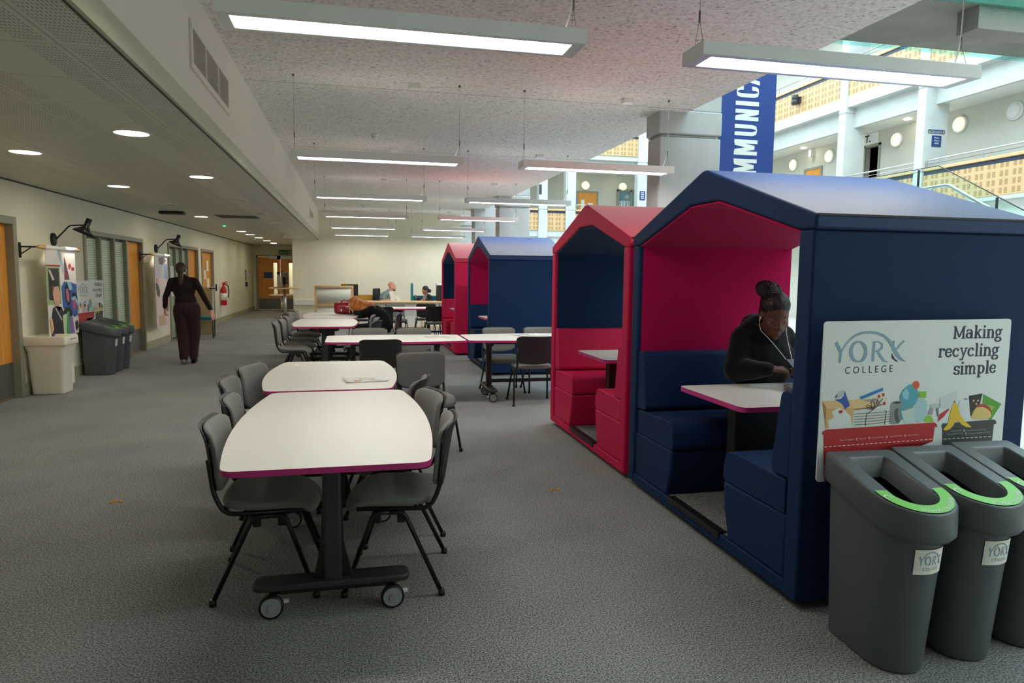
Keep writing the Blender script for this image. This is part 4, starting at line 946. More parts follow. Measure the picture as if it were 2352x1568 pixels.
ART = [((228, 178, 120), [(0.0076, 0.3335), (0.0319, 0.3622), (0.0322, 0.4508), (0.1808, 0.4518), (0.1807, 0.3698), (0.3523, 0.3406), (0.3369, 0.3351), (0.1551, 0.3359), (0.1532, 0.3498), (0.0358, 0.3371)]),
 ((236, 196, 140), [(0.0076, 0.3335), (0.1492, 0.3333), (0.1807, 0.3698), (0.035, 0.367)]),
 ((240, 206, 150), [(0.1551, 0.3359), (0.2533, 0.3265), (0.358, 0.3361), (0.3276, 0.3679), (0.181, 0.3745)]),
 ((70, 140, 214), [(0.2017, 0.3241), (0.3273, 0.2888), (0.3326, 0.3028), (0.2131, 0.3373)]),
 ((40, 80, 160), [(0.2095, 0.3282), (0.3279, 0.2959), (0.3281, 0.2988), (0.2115, 0.3316)]),
 ((232, 226, 214), [(0.2191, 0.339), (0.3332, 0.3028), (0.3514, 0.3667), (0.3276, 0.3679), (0.3011, 0.3335)]),
 ((206, 50, 54), [(0.3001, 0.3216), (0.3148, 0.3185), (0.3177, 0.3328), (0.3036, 0.335)]),
 ((206, 50, 54), [(0.3235, 0.3156), (0.3381, 0.3125), (0.3411, 0.3268), (0.3269, 0.329)]),
 ((206, 50, 54), [(0.3324, 0.3539), (0.3472, 0.3508), (0.3501, 0.3652), (0.3359, 0.3673)]),
 ((196, 202, 206), [(0.0709, 0.3135), (0.0744, 0.309), (0.079, 0.3049), (0.0846, 0.3012), (0.0913, 0.2977), (0.099, 0.2946), (0.1055, 0.2925), (0.1109, 0.2914), (0.115, 0.2913), (0.1179, 0.2922), (0.1199, 0.2943), (0.121, 0.2975), (0.1212, 0.3019), (0.1204, 0.3074), (0.1178, 0.3125), (0.1132, 0.3171), (0.1068, 0.3212), (0.0985, 0.3249), (0.0911, 0.327), (0.0844, 0.3275), (0.0784, 0.3265), (0.0733, 0.324), (0.0704, 0.3209), (0.0696, 0.3175)]),
 ((44, 84, 176), [(0.1223, 0.2936), (0.1556, 0.3592), (0.1303, 0.3742), (0.1101, 0.3477), (0.0719, 0.3297), (0.1031, 0.3288), (0.1193, 0.3157)]),
 ((34, 36, 44), [(0.0748, 0.318), (0.0769, 0.3149), (0.079, 0.3126), (0.081, 0.3111), (0.0828, 0.3103), (0.0845, 0.3104), (0.0854, 0.3112), (0.0855, 0.3127), (0.0848, 0.3149), (0.0833, 0.3179), (0.0816, 0.3201), (0.0796, 0.3216), (0.0775, 0.3224), (0.0751, 0.3225), (0.0738, 0.3219), (0.0737, 0.3204)]),
 ((232, 236, 240), [(0.0441, 0.4182), (0.0743, 0.406), (0.0601, 0.3798), (0.1, 0.3657), (0.1325, 0.3813), (0.163, 0.4063), (0.1705, 0.4536), (0.052, 0.452)]),
 ((206, 44, 48), [(0.1031, 0.3762), (0.1085, 0.3757), (0.1127, 0.3762), (0.1158, 0.3777), (0.1178, 0.3802), (0.1186, 0.3837), (0.1179, 0.3866), (0.1157, 0.3888), (0.112, 0.3903), (0.1068, 0.3912), (0.1026, 0.3909), (0.0995, 0.3894), (0.0975, 0.3867), (0.0965, 0.3828), (0.0971, 0.3798), (0.0993, 0.3776)]),
 ((222, 222, 222), [(0.1757, 0.3813), (0.2806, 0.3749), (0.3473, 0.3903), (0.3769, 0.3847), (0.3818, 0.4447), (0.1693, 0.4535), (0.1758, 0.4234)]),
 ((120, 120, 122), [(0.1796, 0.3955), (0.2822, 0.3963), (0.3749, 0.3965), (0.3751, 0.3994), (0.2824, 0.3996), (0.1799, 0.3988)]),
 ((120, 120, 122), [(0.1805, 0.4072), (0.2831, 0.4082), (0.3757, 0.407), (0.376, 0.4099), (0.2834, 0.4115), (0.1807, 0.4105)]),
 ((120, 120, 122), [(0.1813, 0.419), (0.284, 0.4201), (0.3766, 0.4176), (0.3768, 0.4205), (0.2843, 0.4234), (0.1816, 0.4223)]),
 ((120, 120, 122), [(0.1822, 0.4308), (0.2849, 0.432), (0.3774, 0.4282), (0.3777, 0.4311), (0.2852, 0.4353), (0.1824, 0.4341)]),
 ((120, 120, 122), [(0.183, 0.4426), (0.2858, 0.4439), (0.3783, 0.4388), (0.3785, 0.4416), (0.2861, 0.4472), (0.1833, 0.4459)]),
 ((70, 50, 44), [(0.2457, 0.4526), (0.2494, 0.4024), (0.245, 0.4006), (0.241, 0.4519)]),
 ((70, 50, 44), [(0.2494, 0.4024), (0.2827, 0.3846), (0.2797, 0.3814), (0.245, 0.4006)]),
 ((70, 50, 44), [(0.3522, 0.4528), (0.3571, 0.3931), (0.3523, 0.393), (0.3474, 0.452)]),
 ((70, 50, 44), [(0.3571, 0.3931), (0.3418, 0.3872), (0.3406, 0.3908), (0.3523, 0.393)]),
 ((84, 54, 44), [(0.2271, 0.3748), (0.2541, 0.3809), (0.2545, 0.3776), (0.2278, 0.3716)]),
 ((84, 54, 44), [(0.2541, 0.3809), (0.2819, 0.3842), (0.2804, 0.3809), (0.2545, 0.3776)]),
 ((84, 54, 44), [(0.2819, 0.3842), (0.3049, 0.3706), (0.3027, 0.3675), (0.2804, 0.3809)]),
 ((84, 54, 44), [(0.3049, 0.3706), (0.3339, 0.3641), (0.3323, 0.3608), (0.3027, 0.3675)]),
 ((84, 54, 44), [(0.2816, 0.3801), (0.2546, 0.3712), (0.253, 0.3741), (0.2805, 0.3831)]),
 ((84, 54, 44), [(0.2546, 0.3712), (0.2403, 0.3629), (0.2366, 0.3639), (0.253, 0.3741)]),
 ((84, 54, 44), [(0.2403, 0.3629), (0.2469, 0.3622), (0.2471, 0.3589), (0.2366, 0.3639)]),
 ((84, 54, 44), [(0.2469, 0.3622), (0.2641, 0.3684), (0.2663, 0.3658), (0.2471, 0.3589)]),
 ((84, 54, 44), [(0.2641, 0.3684), (0.2783, 0.3807), (0.2812, 0.3786), (0.2663, 0.3658)]),
 ((84, 54, 44), [(0.2828, 0.38), (0.2729, 0.3647), (0.269, 0.3653), (0.2792, 0.3812)]),
 ((84, 54, 44), [(0.2729, 0.3647), (0.27, 0.3488), (0.2658, 0.348), (0.269, 0.3653)]),
 ((84, 54, 44), [(0.27, 0.3488), (0.2746, 0.3433), (0.2743, 0.34), (0.2658, 0.348)]),
 ((84, 54, 44), [(0.2746, 0.3433), (0.2814, 0.3496), (0.2852, 0.3487), (0.2743, 0.34)]),
 ((84, 54, 44), [(0.2814, 0.3496), (0.2849, 0.3656), (0.289, 0.3661), (0.2852, 0.3487)]),
 ((84, 54, 44), [(0.2849, 0.3656), (0.2801, 0.3791), (0.2841, 0.3804), (0.289, 0.3661)]),
 ((84, 54, 44), [(0.2841, 0.3816), (0.2936, 0.3669), (0.2898, 0.3652), (0.2803, 0.3798)]),
 ((84, 54, 44), [(0.2936, 0.3669), (0.3065, 0.3415), (0.3026, 0.3399), (0.2898, 0.3652)]),
 ((84, 54, 44), [(0.2851, 0.3829), (0.3051, 0.3655), (0.3018, 0.3631), (0.2818, 0.3805)]),
 ((84, 54, 44), [(0.3051, 0.3655), (0.3328, 0.3384), (0.3294, 0.3361), (0.3018, 0.3631)]),
 ((86, 170, 190), [(0.4245, 0.3356), (0.4292, 0.3191), (0.4402, 0.3043), (0.4574, 0.2912), (0.4729, 0.2834), (0.4865, 0.2811), (0.5016, 0.2863), (0.5182, 0.299), (0.5284, 0.3151), (0.5323, 0.3346), (0.5291, 0.3514), (0.5188, 0.3654), (0.4989, 0.3898), (0.4694, 0.4244), (0.4364, 0.4431), (0.4, 0.4458), (0.3974, 0.4324), (0.4285, 0.4029), (0.4386, 0.377), (0.4276, 0.3549)]),
 ((150, 208, 220), [(0.458, 0.2977), (0.4783, 0.3201), (0.4717, 0.351), (0.4462, 0.3402), (0.4383, 0.3183)]),
 ((226, 88, 54), [(0.4948, 0.2746), (0.4987, 0.2712), (0.503, 0.2688), (0.5076, 0.2675), (0.5127, 0.2672), (0.5182, 0.268), (0.5229, 0.2699), (0.5269, 0.2727), (0.5301, 0.2766), (0.5326, 0.2815), (0.5336, 0.2862), (0.5332, 0.2907), (0.5314, 0.295), (0.5282, 0.2991), (0.5244, 0.3019), (0.52, 0.3033), (0.5151, 0.3034), (0.5095, 0.3022), (0.5046, 0.3001), (0.5003, 0.2969), (0.4967, 0.2927), (0.4936, 0.2875), (0.4923, 0.2828), (0.4927, 0.2785)]),
 ((150, 150, 152), [(0.3801, 0.3588), (0.3843, 0.3547), (0.397, 0.3524), (0.4182, 0.3517), (0.4318, 0.3536), (0.4376, 0.3579), (0.4416, 0.3659), (0.4438, 0.3775), (0.4412, 0.3886), (0.4338, 0.399), (0.4335, 0.4168), (0.4401, 0.4419), (0.4274, 0.4545), (0.3954, 0.4543), (0.3776, 0.4499), (0.3739, 0.4413), (0.3754, 0.4312), (0.382, 0.4196), (0.3826, 0.4076), (0.377, 0.3954), (0.3752, 0.3822), (0.3771, 0.368)]),
 ((60, 60, 62), [(0.3895, 0.3576), (0.3932, 0.3564), (0.3978, 0.3556), (0.4035, 0.355), (0.4101, 0.3547), (0.4177, 0.3547), (0.4238, 0.3551), (0.4284, 0.3557), (0.4316, 0.3567), (0.4332, 0.3579), (0.4329, 0.3593), (0.4307, 0.3608), (0.4267, 0.3623), (0.4207, 0.3639), (0.4145, 0.3647), (0.408, 0.3646), (0.4013, 0.3637), (0.3944, 0.3619), (0.3901, 0.3603), (0.3884, 0.3588)]),
 ((92, 92, 94), [(0.4102, 0.3846), (0.4163, 0.3837), (0.4202, 0.3848), (0.4219, 0.3879), (0.4216, 0.393), (0.4191, 0.4), (0.4186, 0.4072), (0.4199, 0.4145), (0.4232, 0.4219), (0.4284, 0.4294), (0.4312, 0.4358), (0.4317, 0.4413), (0.4297, 0.4457), (0.4254, 0.449), (0.4209, 0.4497), (0.4162, 0.4476), (0.4112, 0.4428), (0.406, 0.4353), (0.4023, 0.4273), (0.4001, 0.4188), (0.3994, 0.4098), (0.4001, 0.4002), (0.4022, 0.3928), (0.4056, 0.3876)]),
 ((206, 222, 226), [(0.4389, 0.3999), (0.5143, 0.3797), (0.5247, 0.3923), (0.5208, 0.4552), (0.4619, 0.4542)]),
 ((150, 160, 166), [(0.444, 0.3965), (0.4466, 0.3943), (0.4523, 0.3919), (0.4611, 0.3894), (0.4731, 0.3868), (0.4883, 0.3841), (0.4994, 0.3825), (0.5063, 0.3821), (0.5091, 0.3828), (0.5077, 0.3847), (0.5026, 0.3868), (0.4936, 0.3893), (0.481, 0.3922), (0.4646, 0.3953), (0.453, 0.397), (0.4462, 0.3975)]),
 ((178, 212, 220), [(0.5173, 0.3744), (0.5189, 0.366), (0.5224, 0.3591), (0.5278, 0.3536), (0.535, 0.3495), (0.5441, 0.3469), (0.5526, 0.3461), (0.5605, 0.3471), (0.5678, 0.3499), (0.5745, 0.3544), (0.5798, 0.3606), (0.5836, 0.3684), (0.586, 0.3778), (0.587, 0.3888), (0.587, 0.4001), (0.5861, 0.4116), (0.5842, 0.4234), (0.5813, 0.4355), (0.5756, 0.4446), (0.5671, 0.4509), (0.5558, 0.4542), (0.5418, 0.4546), (0.5309, 0.4506), (0.5232, 0.4423), (0.5186, 0.4296), (0.5171, 0.4125), (0.5164, 0.3976), (0.5165, 0.3849)]),
 ((140, 196, 60), [(0.5336, 0.3153), (0.5762, 0.3162), (0.5756, 0.3453), (0.5341, 0.3434)]),
 ((150, 206, 60), [(0.5727, 0.4448), (0.576, 0.4376), (0.5804, 0.4322), (0.586, 0.4286), (0.5927, 0.4267), (0.6006, 0.4265), (0.6077, 0.4279), (0.6139, 0.431), (0.6193, 0.4358), (0.6238, 0.4422), (0.6271, 0.4474), (0.629, 0.4513), (0.6297, 0.4541), (0.629, 0.4557), (0.6247, 0.4567), (0.6168, 0.4571), (0.6053, 0.4571), (0.5903, 0.4564), (0.5798, 0.4542), (0.574, 0.4503)]),
 ((160, 166, 170), [(0.59, 0.4225), (0.606, 0.3892), (0.6253, 0.3926), (0.6189, 0.4266)]),
 ((198, 206, 210), [(0.5924, 0.3787), (0.6425, 0.3714), (0.6753, 0.3804), (0.6697, 0.39), (0.6194, 0.3972)]),
 ((60, 150, 70), [(0.6545, 0.3769), (0.6697, 0.3762), (0.6722, 0.3891), (0.6581, 0.3884)]),
 ((120, 124, 128), [(0.6385, 0.3982), (0.6539, 0.3916), (0.6582, 0.4386), (0.6476, 0.4281)]),
 ((200, 40, 54), [(0.6535, 0.457), (0.6633, 0.4241), (0.7157, 0.3997), (0.7188, 0.4048), (0.69, 0.4354), (0.6658, 0.4513)]),
 ((214, 220, 228), [(0.6565, 0.3501), (0.7569, 0.3212), (0.7644, 0.365), (0.7345, 0.3933), (0.6637, 0.3946)]),
 ((226, 230, 236), [(0.7775, 0.3656), (0.7933, 0.3589), (0.8331, 0.3623), (0.8422, 0.4538), (0.799, 0.4514), (0.7715, 0.4051)]),
 ((146, 140, 170), [(0.7995, 0.3599), (0.8035, 0.3588), (0.8079, 0.3583), (0.8128, 0.3584), (0.8181, 0.3591), (0.8238, 0.3604), (0.827, 0.3617), (0.8275, 0.3629), (0.8255, 0.3642), (0.8208, 0.3655), (0.816, 0.3661), (0.8112, 0.3659), (0.8062, 0.3651), (0.8011, 0.3637), (0.7983, 0.3623), (0.7978, 0.361)]),
 ((48, 34, 32), [(0.8331, 0.3484), (0.9143, 0.3405), (0.9004, 0.4017), (0.8512, 0.4443)]),
 ((84, 160, 52), [(0.9201, 0.3448), (1.0392, 0.396), (0.9815, 0.4668), (0.9258, 0.4535)]),
 ((160, 190, 60), [(0.9467, 0.3939), (0.9957, 0.4065), (0.9714, 0.4357), (0.9426, 0.419)]),
 ((230, 196, 120), [(0.8553, 0.4483), (0.8571, 0.4409), (0.8599, 0.4335), (0.8638, 0.4262), (0.8686, 0.4189), (0.8746, 0.4117), (0.8822, 0.4063), (0.8915, 0.4029), (0.9024, 0.4014), (0.9151, 0.4018), (0.9273, 0.4035), (0.939, 0.4067), (0.9502, 0.4112), (0.961, 0.417), (0.9694, 0.4238), (0.9753, 0.4316), (0.9787, 0.4402), (0.9797, 0.4498), (0.9724, 0.4567), (0.9566, 0.4609), (0.9327, 0.4624), (0.9005, 0.4612), (0.877, 0.4585), (0.862, 0.4542)]),
 ((170, 60, 44), [(0.883, 0.3992), (0.8867, 0.395), (0.8925, 0.392), (0.9002, 0.3902), (0.91, 0.3896), (0.9219, 0.3902), (0.933, 0.3921), (0.9435, 0.3955), (0.9533, 0.4002), (0.9624, 0.4064), (0.9699, 0.4133), (0.9756, 0.4209), (0.9796, 0.4292), (0.9819, 0.4382), (0.983, 0.4435), (0.9827, 0.4451), (0.9811, 0.4429), (0.9783, 0.437), (0.9737, 0.4311), (0.9673, 0.4252), (0.9591, 0.4193), (0.9492, 0.4133), (0.9386, 0.4088), (0.9273, 0.4058), (0.9153, 0.4042), (0.9027, 0.4041), (0.8929, 0.4041), (0.8858, 0.4042), (0.8814, 0.4045), (0.8798, 0.4049), (0.8795, 0.4042), (0.8805, 0.4023)]),
 ((232, 200, 150), [(0.857, 0.3694), (0.8661, 0.3669), (0.8682, 0.375), (0.8591, 0.3765)]),
 ((232, 200, 150), [(0.8753, 0.3853), (0.8844, 0.3828), (0.8865, 0.3909), (0.8773, 0.3925)]),
 ((232, 200, 150), [(0.8838, 0.3707), (0.8929, 0.3681), (0.8951, 0.3763), (0.8859, 0.3778)]),
 ((190, 30, 38), [(0.0158, 0.4743), (0.0189, 0.4629), (0.0353, 0.4556), (0.6345, 0.4594), (0.6501, 0.4687), (0.6525, 0.4816), (0.6385, 0.4818), (0.6328, 0.5456), (0.3899, 0.5463), (0.123, 0.615), (0.0408, 0.6836), (0.0238, 0.4771)]),
 ((58, 60, 64), [(0.6769, 0.4816), (0.6833, 0.4671), (1.002, 0.4669), (1.0157, 0.4789), (1.0147, 0.4891), (0.999, 0.4902), (0.9938, 0.5518), (0.995, 0.5955), (0.6932, 0.5745), (0.6849, 0.4846)]),
 ((236, 196, 40), [(0.7441, 0.3696), (0.7485, 0.3711), (0.7556, 0.3776), (0.7656, 0.3892), (0.7759, 0.4078), (0.7865, 0.4332), (0.8077, 0.4569), (0.8397, 0.4788), (0.8572, 0.4914), (0.8602, 0.4946), (0.8502, 0.4947), (0.8273, 0.4915), (0.8026, 0.4804), (0.7761, 0.4613), (0.7603, 0.4586), (0.755, 0.472), (0.7456, 0.4839), (0.7319, 0.4942), (0.7178, 0.4996), (0.7033, 0.4999), (0.6947, 0.4985), (0.6922, 0.4954), (0.6972, 0.4883), (0.7097, 0.4771), (0.7181, 0.4593), (0.7222, 0.4347), (0.7287, 0.409), (0.7376, 0.3823)]),
 ((120, 80, 40), [(0.7406, 0.3748), (0.7424, 0.3669), (0.7503, 0.3673), (0.751, 0.3753)]),
 ((240, 240, 238), [(0.0317, 0.5282), (0.0464, 0.5283), (0.0465, 0.5311), (0.0319, 0.531)]),
 ((240, 240, 238), [(0.0554, 0.5284), (0.0702, 0.5285), (0.0704, 0.5313), (0.0556, 0.5312)]),
 ((240, 240, 238), [(0.0793, 0.5286), (0.0941, 0.5287), (0.0943, 0.5315), (0.0795, 0.5315)]),
 ((240, 240, 238), [(0.1033, 0.5289), (0.1182, 0.5289), (0.1184, 0.5318), (0.1035, 0.5317)]),
 ((240, 240, 238), [(0.1274, 0.5291), (0.1424, 0.5292), (0.1426, 0.532), (0.1276, 0.5319)]),
 ((240, 240, 238), [(0.1516, 0.5293), (0.1667, 0.5294), (0.1669, 0.5322), (0.1518, 0.5322)]),
 ((240, 240, 238), [(0.176, 0.5295), (0.1911, 0.5296), (0.1913, 0.5325), (0.1762, 0.5324)]),
 ((240, 240, 238), [(0.2004, 0.5298), (0.2157, 0.5299), (0.2159, 0.5327), (0.2007, 0.5326)]),
 ((240, 240, 238), [(0.2251, 0.53), (0.2403, 0.5301), (0.2406, 0.533), (0.2253, 0.5329)]),
 ((240, 240, 238), [(0.2498, 0.5302), (0.2652, 0.5303), (0.2654, 0.5332), (0.25, 0.5331)]),
 ((240, 240, 238), [(0.2747, 0.5305), (0.2901, 0.5306), (0.2903, 0.5334), (0.2749, 0.5334)]),
 ((240, 240, 238), [(0.2996, 0.5307), (0.3152, 0.5308), (0.3154, 0.5337), (0.2999, 0.5336)]),
 ((240, 240, 238), [(0.3248, 0.5309), (0.3404, 0.531), (0.3406, 0.5339), (0.325, 0.5338)]),
 ((240, 240, 238), [(0.35, 0.5312), (0.3657, 0.5313), (0.366, 0.5342), (0.3503, 0.5341)]),
 ((240, 240, 238), [(0.3754, 0.5314), (0.3912, 0.5315), (0.3914, 0.5344), (0.3756, 0.5343)]),
 ((240, 240, 238), [(0.4009, 0.5317), (0.4168, 0.5318), (0.417, 0.5347), (0.4012, 0.5346)]),
 ((240, 240, 238), [(0.4266, 0.5319), (0.4425, 0.532), (0.4428, 0.5349), (0.4268, 0.5348)]),
 ((240, 240, 238), [(0.4524, 0.5322), (0.4684, 0.5322), (0.4687, 0.5352), (0.4526, 0.5351)]),
 ((240, 240, 238), [(0.4783, 0.5324), (0.4944, 0.5325), (0.4947, 0.5354), (0.4786, 0.5353)]),
 ((240, 240, 238), [(0.5044, 0.5326), (0.5206, 0.5327), (0.5208, 0.5357), (0.5046, 0.5356)]),
 ((240, 240, 238), [(0.5306, 0.5329), (0.5469, 0.533), (0.5471, 0.5359), (0.5308, 0.5358)]),
 ((240, 240, 238), [(0.5569, 0.5331), (0.5733, 0.5332), (0.5736, 0.5362), (0.5572, 0.5361)]),
 ((240, 240, 238), [(0.5834, 0.5334), (0.5999, 0.5335), (0.6001, 0.5365), (0.5837, 0.5364)]),
 ((240, 240, 238), [(0.61, 0.5336), (0.6266, 0.5337), (0.6269, 0.5367), (0.6103, 0.5366)]),
 ((240, 240, 238), [(0.6963, 0.5384), (0.7132, 0.5385), (0.7135, 0.5415), (0.6966, 0.5414)]),
 ((240, 240, 238), [(0.723, 0.539), (0.7399, 0.5391), (0.7402, 0.5421), (0.7232, 0.542)]),
 ((240, 240, 238), [(0.7497, 0.5396), (0.7668, 0.5397), (0.767, 0.5427), (0.75, 0.5426)]),
 ((240, 240, 238), [(0.7766, 0.5402), (0.7938, 0.5403), (0.794, 0.5434), (0.7769, 0.5432)]),
 ((240, 240, 238), [(0.8037, 0.5408), (0.8209, 0.5409), (0.8212, 0.544), (0.804, 0.5439)]),
 ((240, 240, 238), [(0.8309, 0.5414), (0.8482, 0.5415), (0.8485, 0.5446), (0.8312, 0.5445)]),
 ((240, 240, 238), [(0.8582, 0.542), (0.8756, 0.5422), (0.8759, 0.5452), (0.8586, 0.5451)]),
 ((240, 240, 238), [(0.8857, 0.5427), (0.9032, 0.5428), (0.9035, 0.5459), (0.8861, 0.5457)]),
 ((240, 240, 238), [(0.9134, 0.5433), (0.931, 0.5434), (0.9313, 0.5465), (0.9137, 0.5464)]),
 ((240, 240, 238), [(0.9412, 0.5439), (0.9589, 0.544), (0.9592, 0.5471), (0.9415, 0.547)]),
 ((240, 240, 238), [(0.9691, 0.5446), (0.9869, 0.5447), (0.9872, 0.5478), (0.9695, 0.5476)])]
REC = [(0.1964, 0.506), (0.2645, 0.5058), (0.3614, 0.5068), (0.4652, 0.5082), (0.813, 0.5073), (0.8243, 0.5211)]
LOGO = [([(0.0627, 0.0872), (0.0733, 0.1033), (0.0922, 0.132)], 0.016),
 ([(0.0909, 0.1287), (0.0896, 0.1515), (0.0872, 0.1743)], 0.013),
 ([(0.0956, 0.1243), (0.1126, 0.0996), (0.1365, 0.0764), (0.1638, 0.0596), (0.1976, 0.0501), (0.238, 0.048), (0.2793, 0.0524), (0.3156, 0.0647), (0.3438, 0.0838), (0.3668, 0.11), (0.3871, 0.1387), (0.4102, 0.1629), (0.4432, 0.1804)], [0.007, 0.008, 0.009, 0.0095, 0.01, 0.01, 0.01, 0.011, 0.012, 0.016, 0.02, 0.016, 0.003]),
 ([(0.2228, 0.1307), (0.2211, 0.1212), (0.2175, 0.1122), (0.2121, 0.104), (0.2054, 0.0972), (0.1976, 0.0919), (0.189, 0.0886), (0.1802, 0.0874), (0.1716, 0.0883), (0.1636, 0.0912), (0.1565, 0.0961), (0.1509, 0.1026), (0.1468, 0.1105), (0.1446, 0.1194), (0.1443, 0.1287), (0.1459, 0.1382), (0.1494, 0.1472), (0.1547, 0.1553), (0.1613, 0.1622), (0.1691, 0.1675), (0.1776, 0.1709), (0.1865, 0.1722), (0.1951, 0.1714), (0.2032, 0.1685), (0.2104, 0.1637), (0.2161, 0.1571), (0.2202, 0.1491), (0.2225, 0.1402), (0.2228, 0.1307)], [0.018, 0.0177, 0.0168, 0.0154, 0.0135, 0.0112, 0.0087, 0.006, 0.0087, 0.0112, 0.0135, 0.0154, 0.0168, 0.0177, 0.018, 0.0177, 0.0168, 0.0154, 0.0135, 0.0112, 0.0087, 0.006, 0.0087, 0.0112, 0.0135, 0.0154, 0.0168, 0.0177, 0.018]),
 ([(0.2655, 0.0873), (0.2648, 0.1309), (0.264, 0.1741)], 0.014),
 ([(0.2658, 0.091), (0.291, 0.0897), (0.3096, 0.1017), (0.309, 0.1171), (0.2911, 0.1292), (0.2677, 0.131)], [0.006, 0.006, 0.011, 0.012, 0.007, 0.005]),
 ([(0.2853, 0.1305), (0.3061, 0.1553), (0.3241, 0.1721), (0.3467, 0.1799)], [0.012, 0.014, 0.012, 0.002]),
 ([(0.3721, 0.0867), (0.3716, 0.1101), (0.3697, 0.1312)], 0.012),
 ([(0.43, 0.0879), (0.4086, 0.1063), (0.3835, 0.1316)], [0.009, 0.009, 0.008])]
LOGO_NAVY = [(0.3643, 0.139), (0.3832, 0.1645), (0.4075, 0.1808), (0.3872, 0.1764), (0.3649, 0.1607)]
def logo_into(par, fn, sub='COLLEGE', cy=.222, csz=.030):
    """York College logo: stroked capitals under an arch; fn(u, v) with v downwards"""
    bm = bm_new()
    for pts, w in LOGO: draw(bm, ribbon(pts, w), fn, 0, (0, -.00012, 0))
    link('logo', bm, 'logo_blue', par)
    bm = bm_new(); draw(bm, [LOGO_NAVY], fn); link('logo_accent', bm, 'navy_ink', par)
    bm = text_bm(sub, csz*1.42, lambda x, y: fn(.247+x, cy-y+.0), spacing=1.62, sx=1.0); link('lettering', bm, 'navy_ink', par)
def recycling_sign(lab, loc, rz, w=1.063, h=.68):
    """board in local x (right) / z (down from the origin), facing local -y"""
    t = thing('recycling_sign', lab, 'sign', loc, rz)
    bm = bm_new(); prism(bm, rpoly([(0, 0), (w, 0), (w, -h), (0, -h)], .02, 5), lambda a, b, c: Vector((a, c, b)), .006); link('board', bm, 'sign_board', t)
    groups = {}
    for i, (c, p) in enumerate(ART): groups.setdefault(c, []).append((i, p))
    names = {(190,30,38): 'printed_red_tub', (58,60,64): 'printed_grey_tub', (236,196,40): 'printed_banana', (44,84,176): 'printed_can', (86,170,190): 'printed_bottle'}
    for c, ps in groups.items():
        bm = bm_new()
        for i, p in ps: draw(bm, [p], lambda u, v, i=i: Vector((u, -.0003-i*.000016, -v)))
        bmesh.ops.triangulate(bm, faces=bm.faces[:]); link(names.get(c, 'printed_artwork'), bm, flat(c), t)
    bm = bm_new()
    for u, v in REC:
        for a in (90, 210, 330): draw(bm, ribbon(arc(u, v, .0042, .0042, a-45, a+45, 5), .0022), lambda x, y: Vector((x, -.006, -y)))
    link('recycling_symbol', bm, 'white_print', t)
    bm = bm_new()
    for s, x, y, k in (('Making', 1.012, -.084, .0385), ('recycling', 1.000, -.166, .0385), ('simple', .990, -.247, .0385)):
        draw(bm, slab_text(s, x, y, k, True), lambda a, b: Vector((a, -.0008, b)), 0, (0, -.00012, 0))
    link('heading', bm, 'navy_ink', t)
    for cl, words in (((226, 190, 190), (('Paper and magazines', .1098, .509, .072), ('Empty tins', .2111, .509, .040), ('Card and cardboard', .2788, .509, .067), ('Empty plastic bottles', .3778, .5095, .072), ('Other clean plastic', .4801, .511, .064))),
                      ((176, 178, 182), (('Used paper towels', .7323, .508, .067), ('Crisp packets and sweet wrappers', .8277, .511, .124), ('Non-recyclable food or drink', .714, .521, .093), ('Takeaway packaging with food', .8392, .526, .131)))):
        for wd, u, v, wid in words:
            b_ = text_bm(wd, .0098, lambda x, y: Vector((u+x, -.0045, -v+y)), align='LEFT'); xs = max(q.co.x for q in b_.verts)-u
            for q in b_.verts: q.co.x = u+(q.co.x-u)*wid/xs
            link('small_lettering', b_, flat(cl), t)
    logo_into(t, lambda u, v: Vector((u, -.0008, -v)))
    return t
recycling_sign('large Making recycling simple sign behind the three bins beside the nearest booth', (1.895, 2.505, 1.318), math.atan2(.10, 1.058))

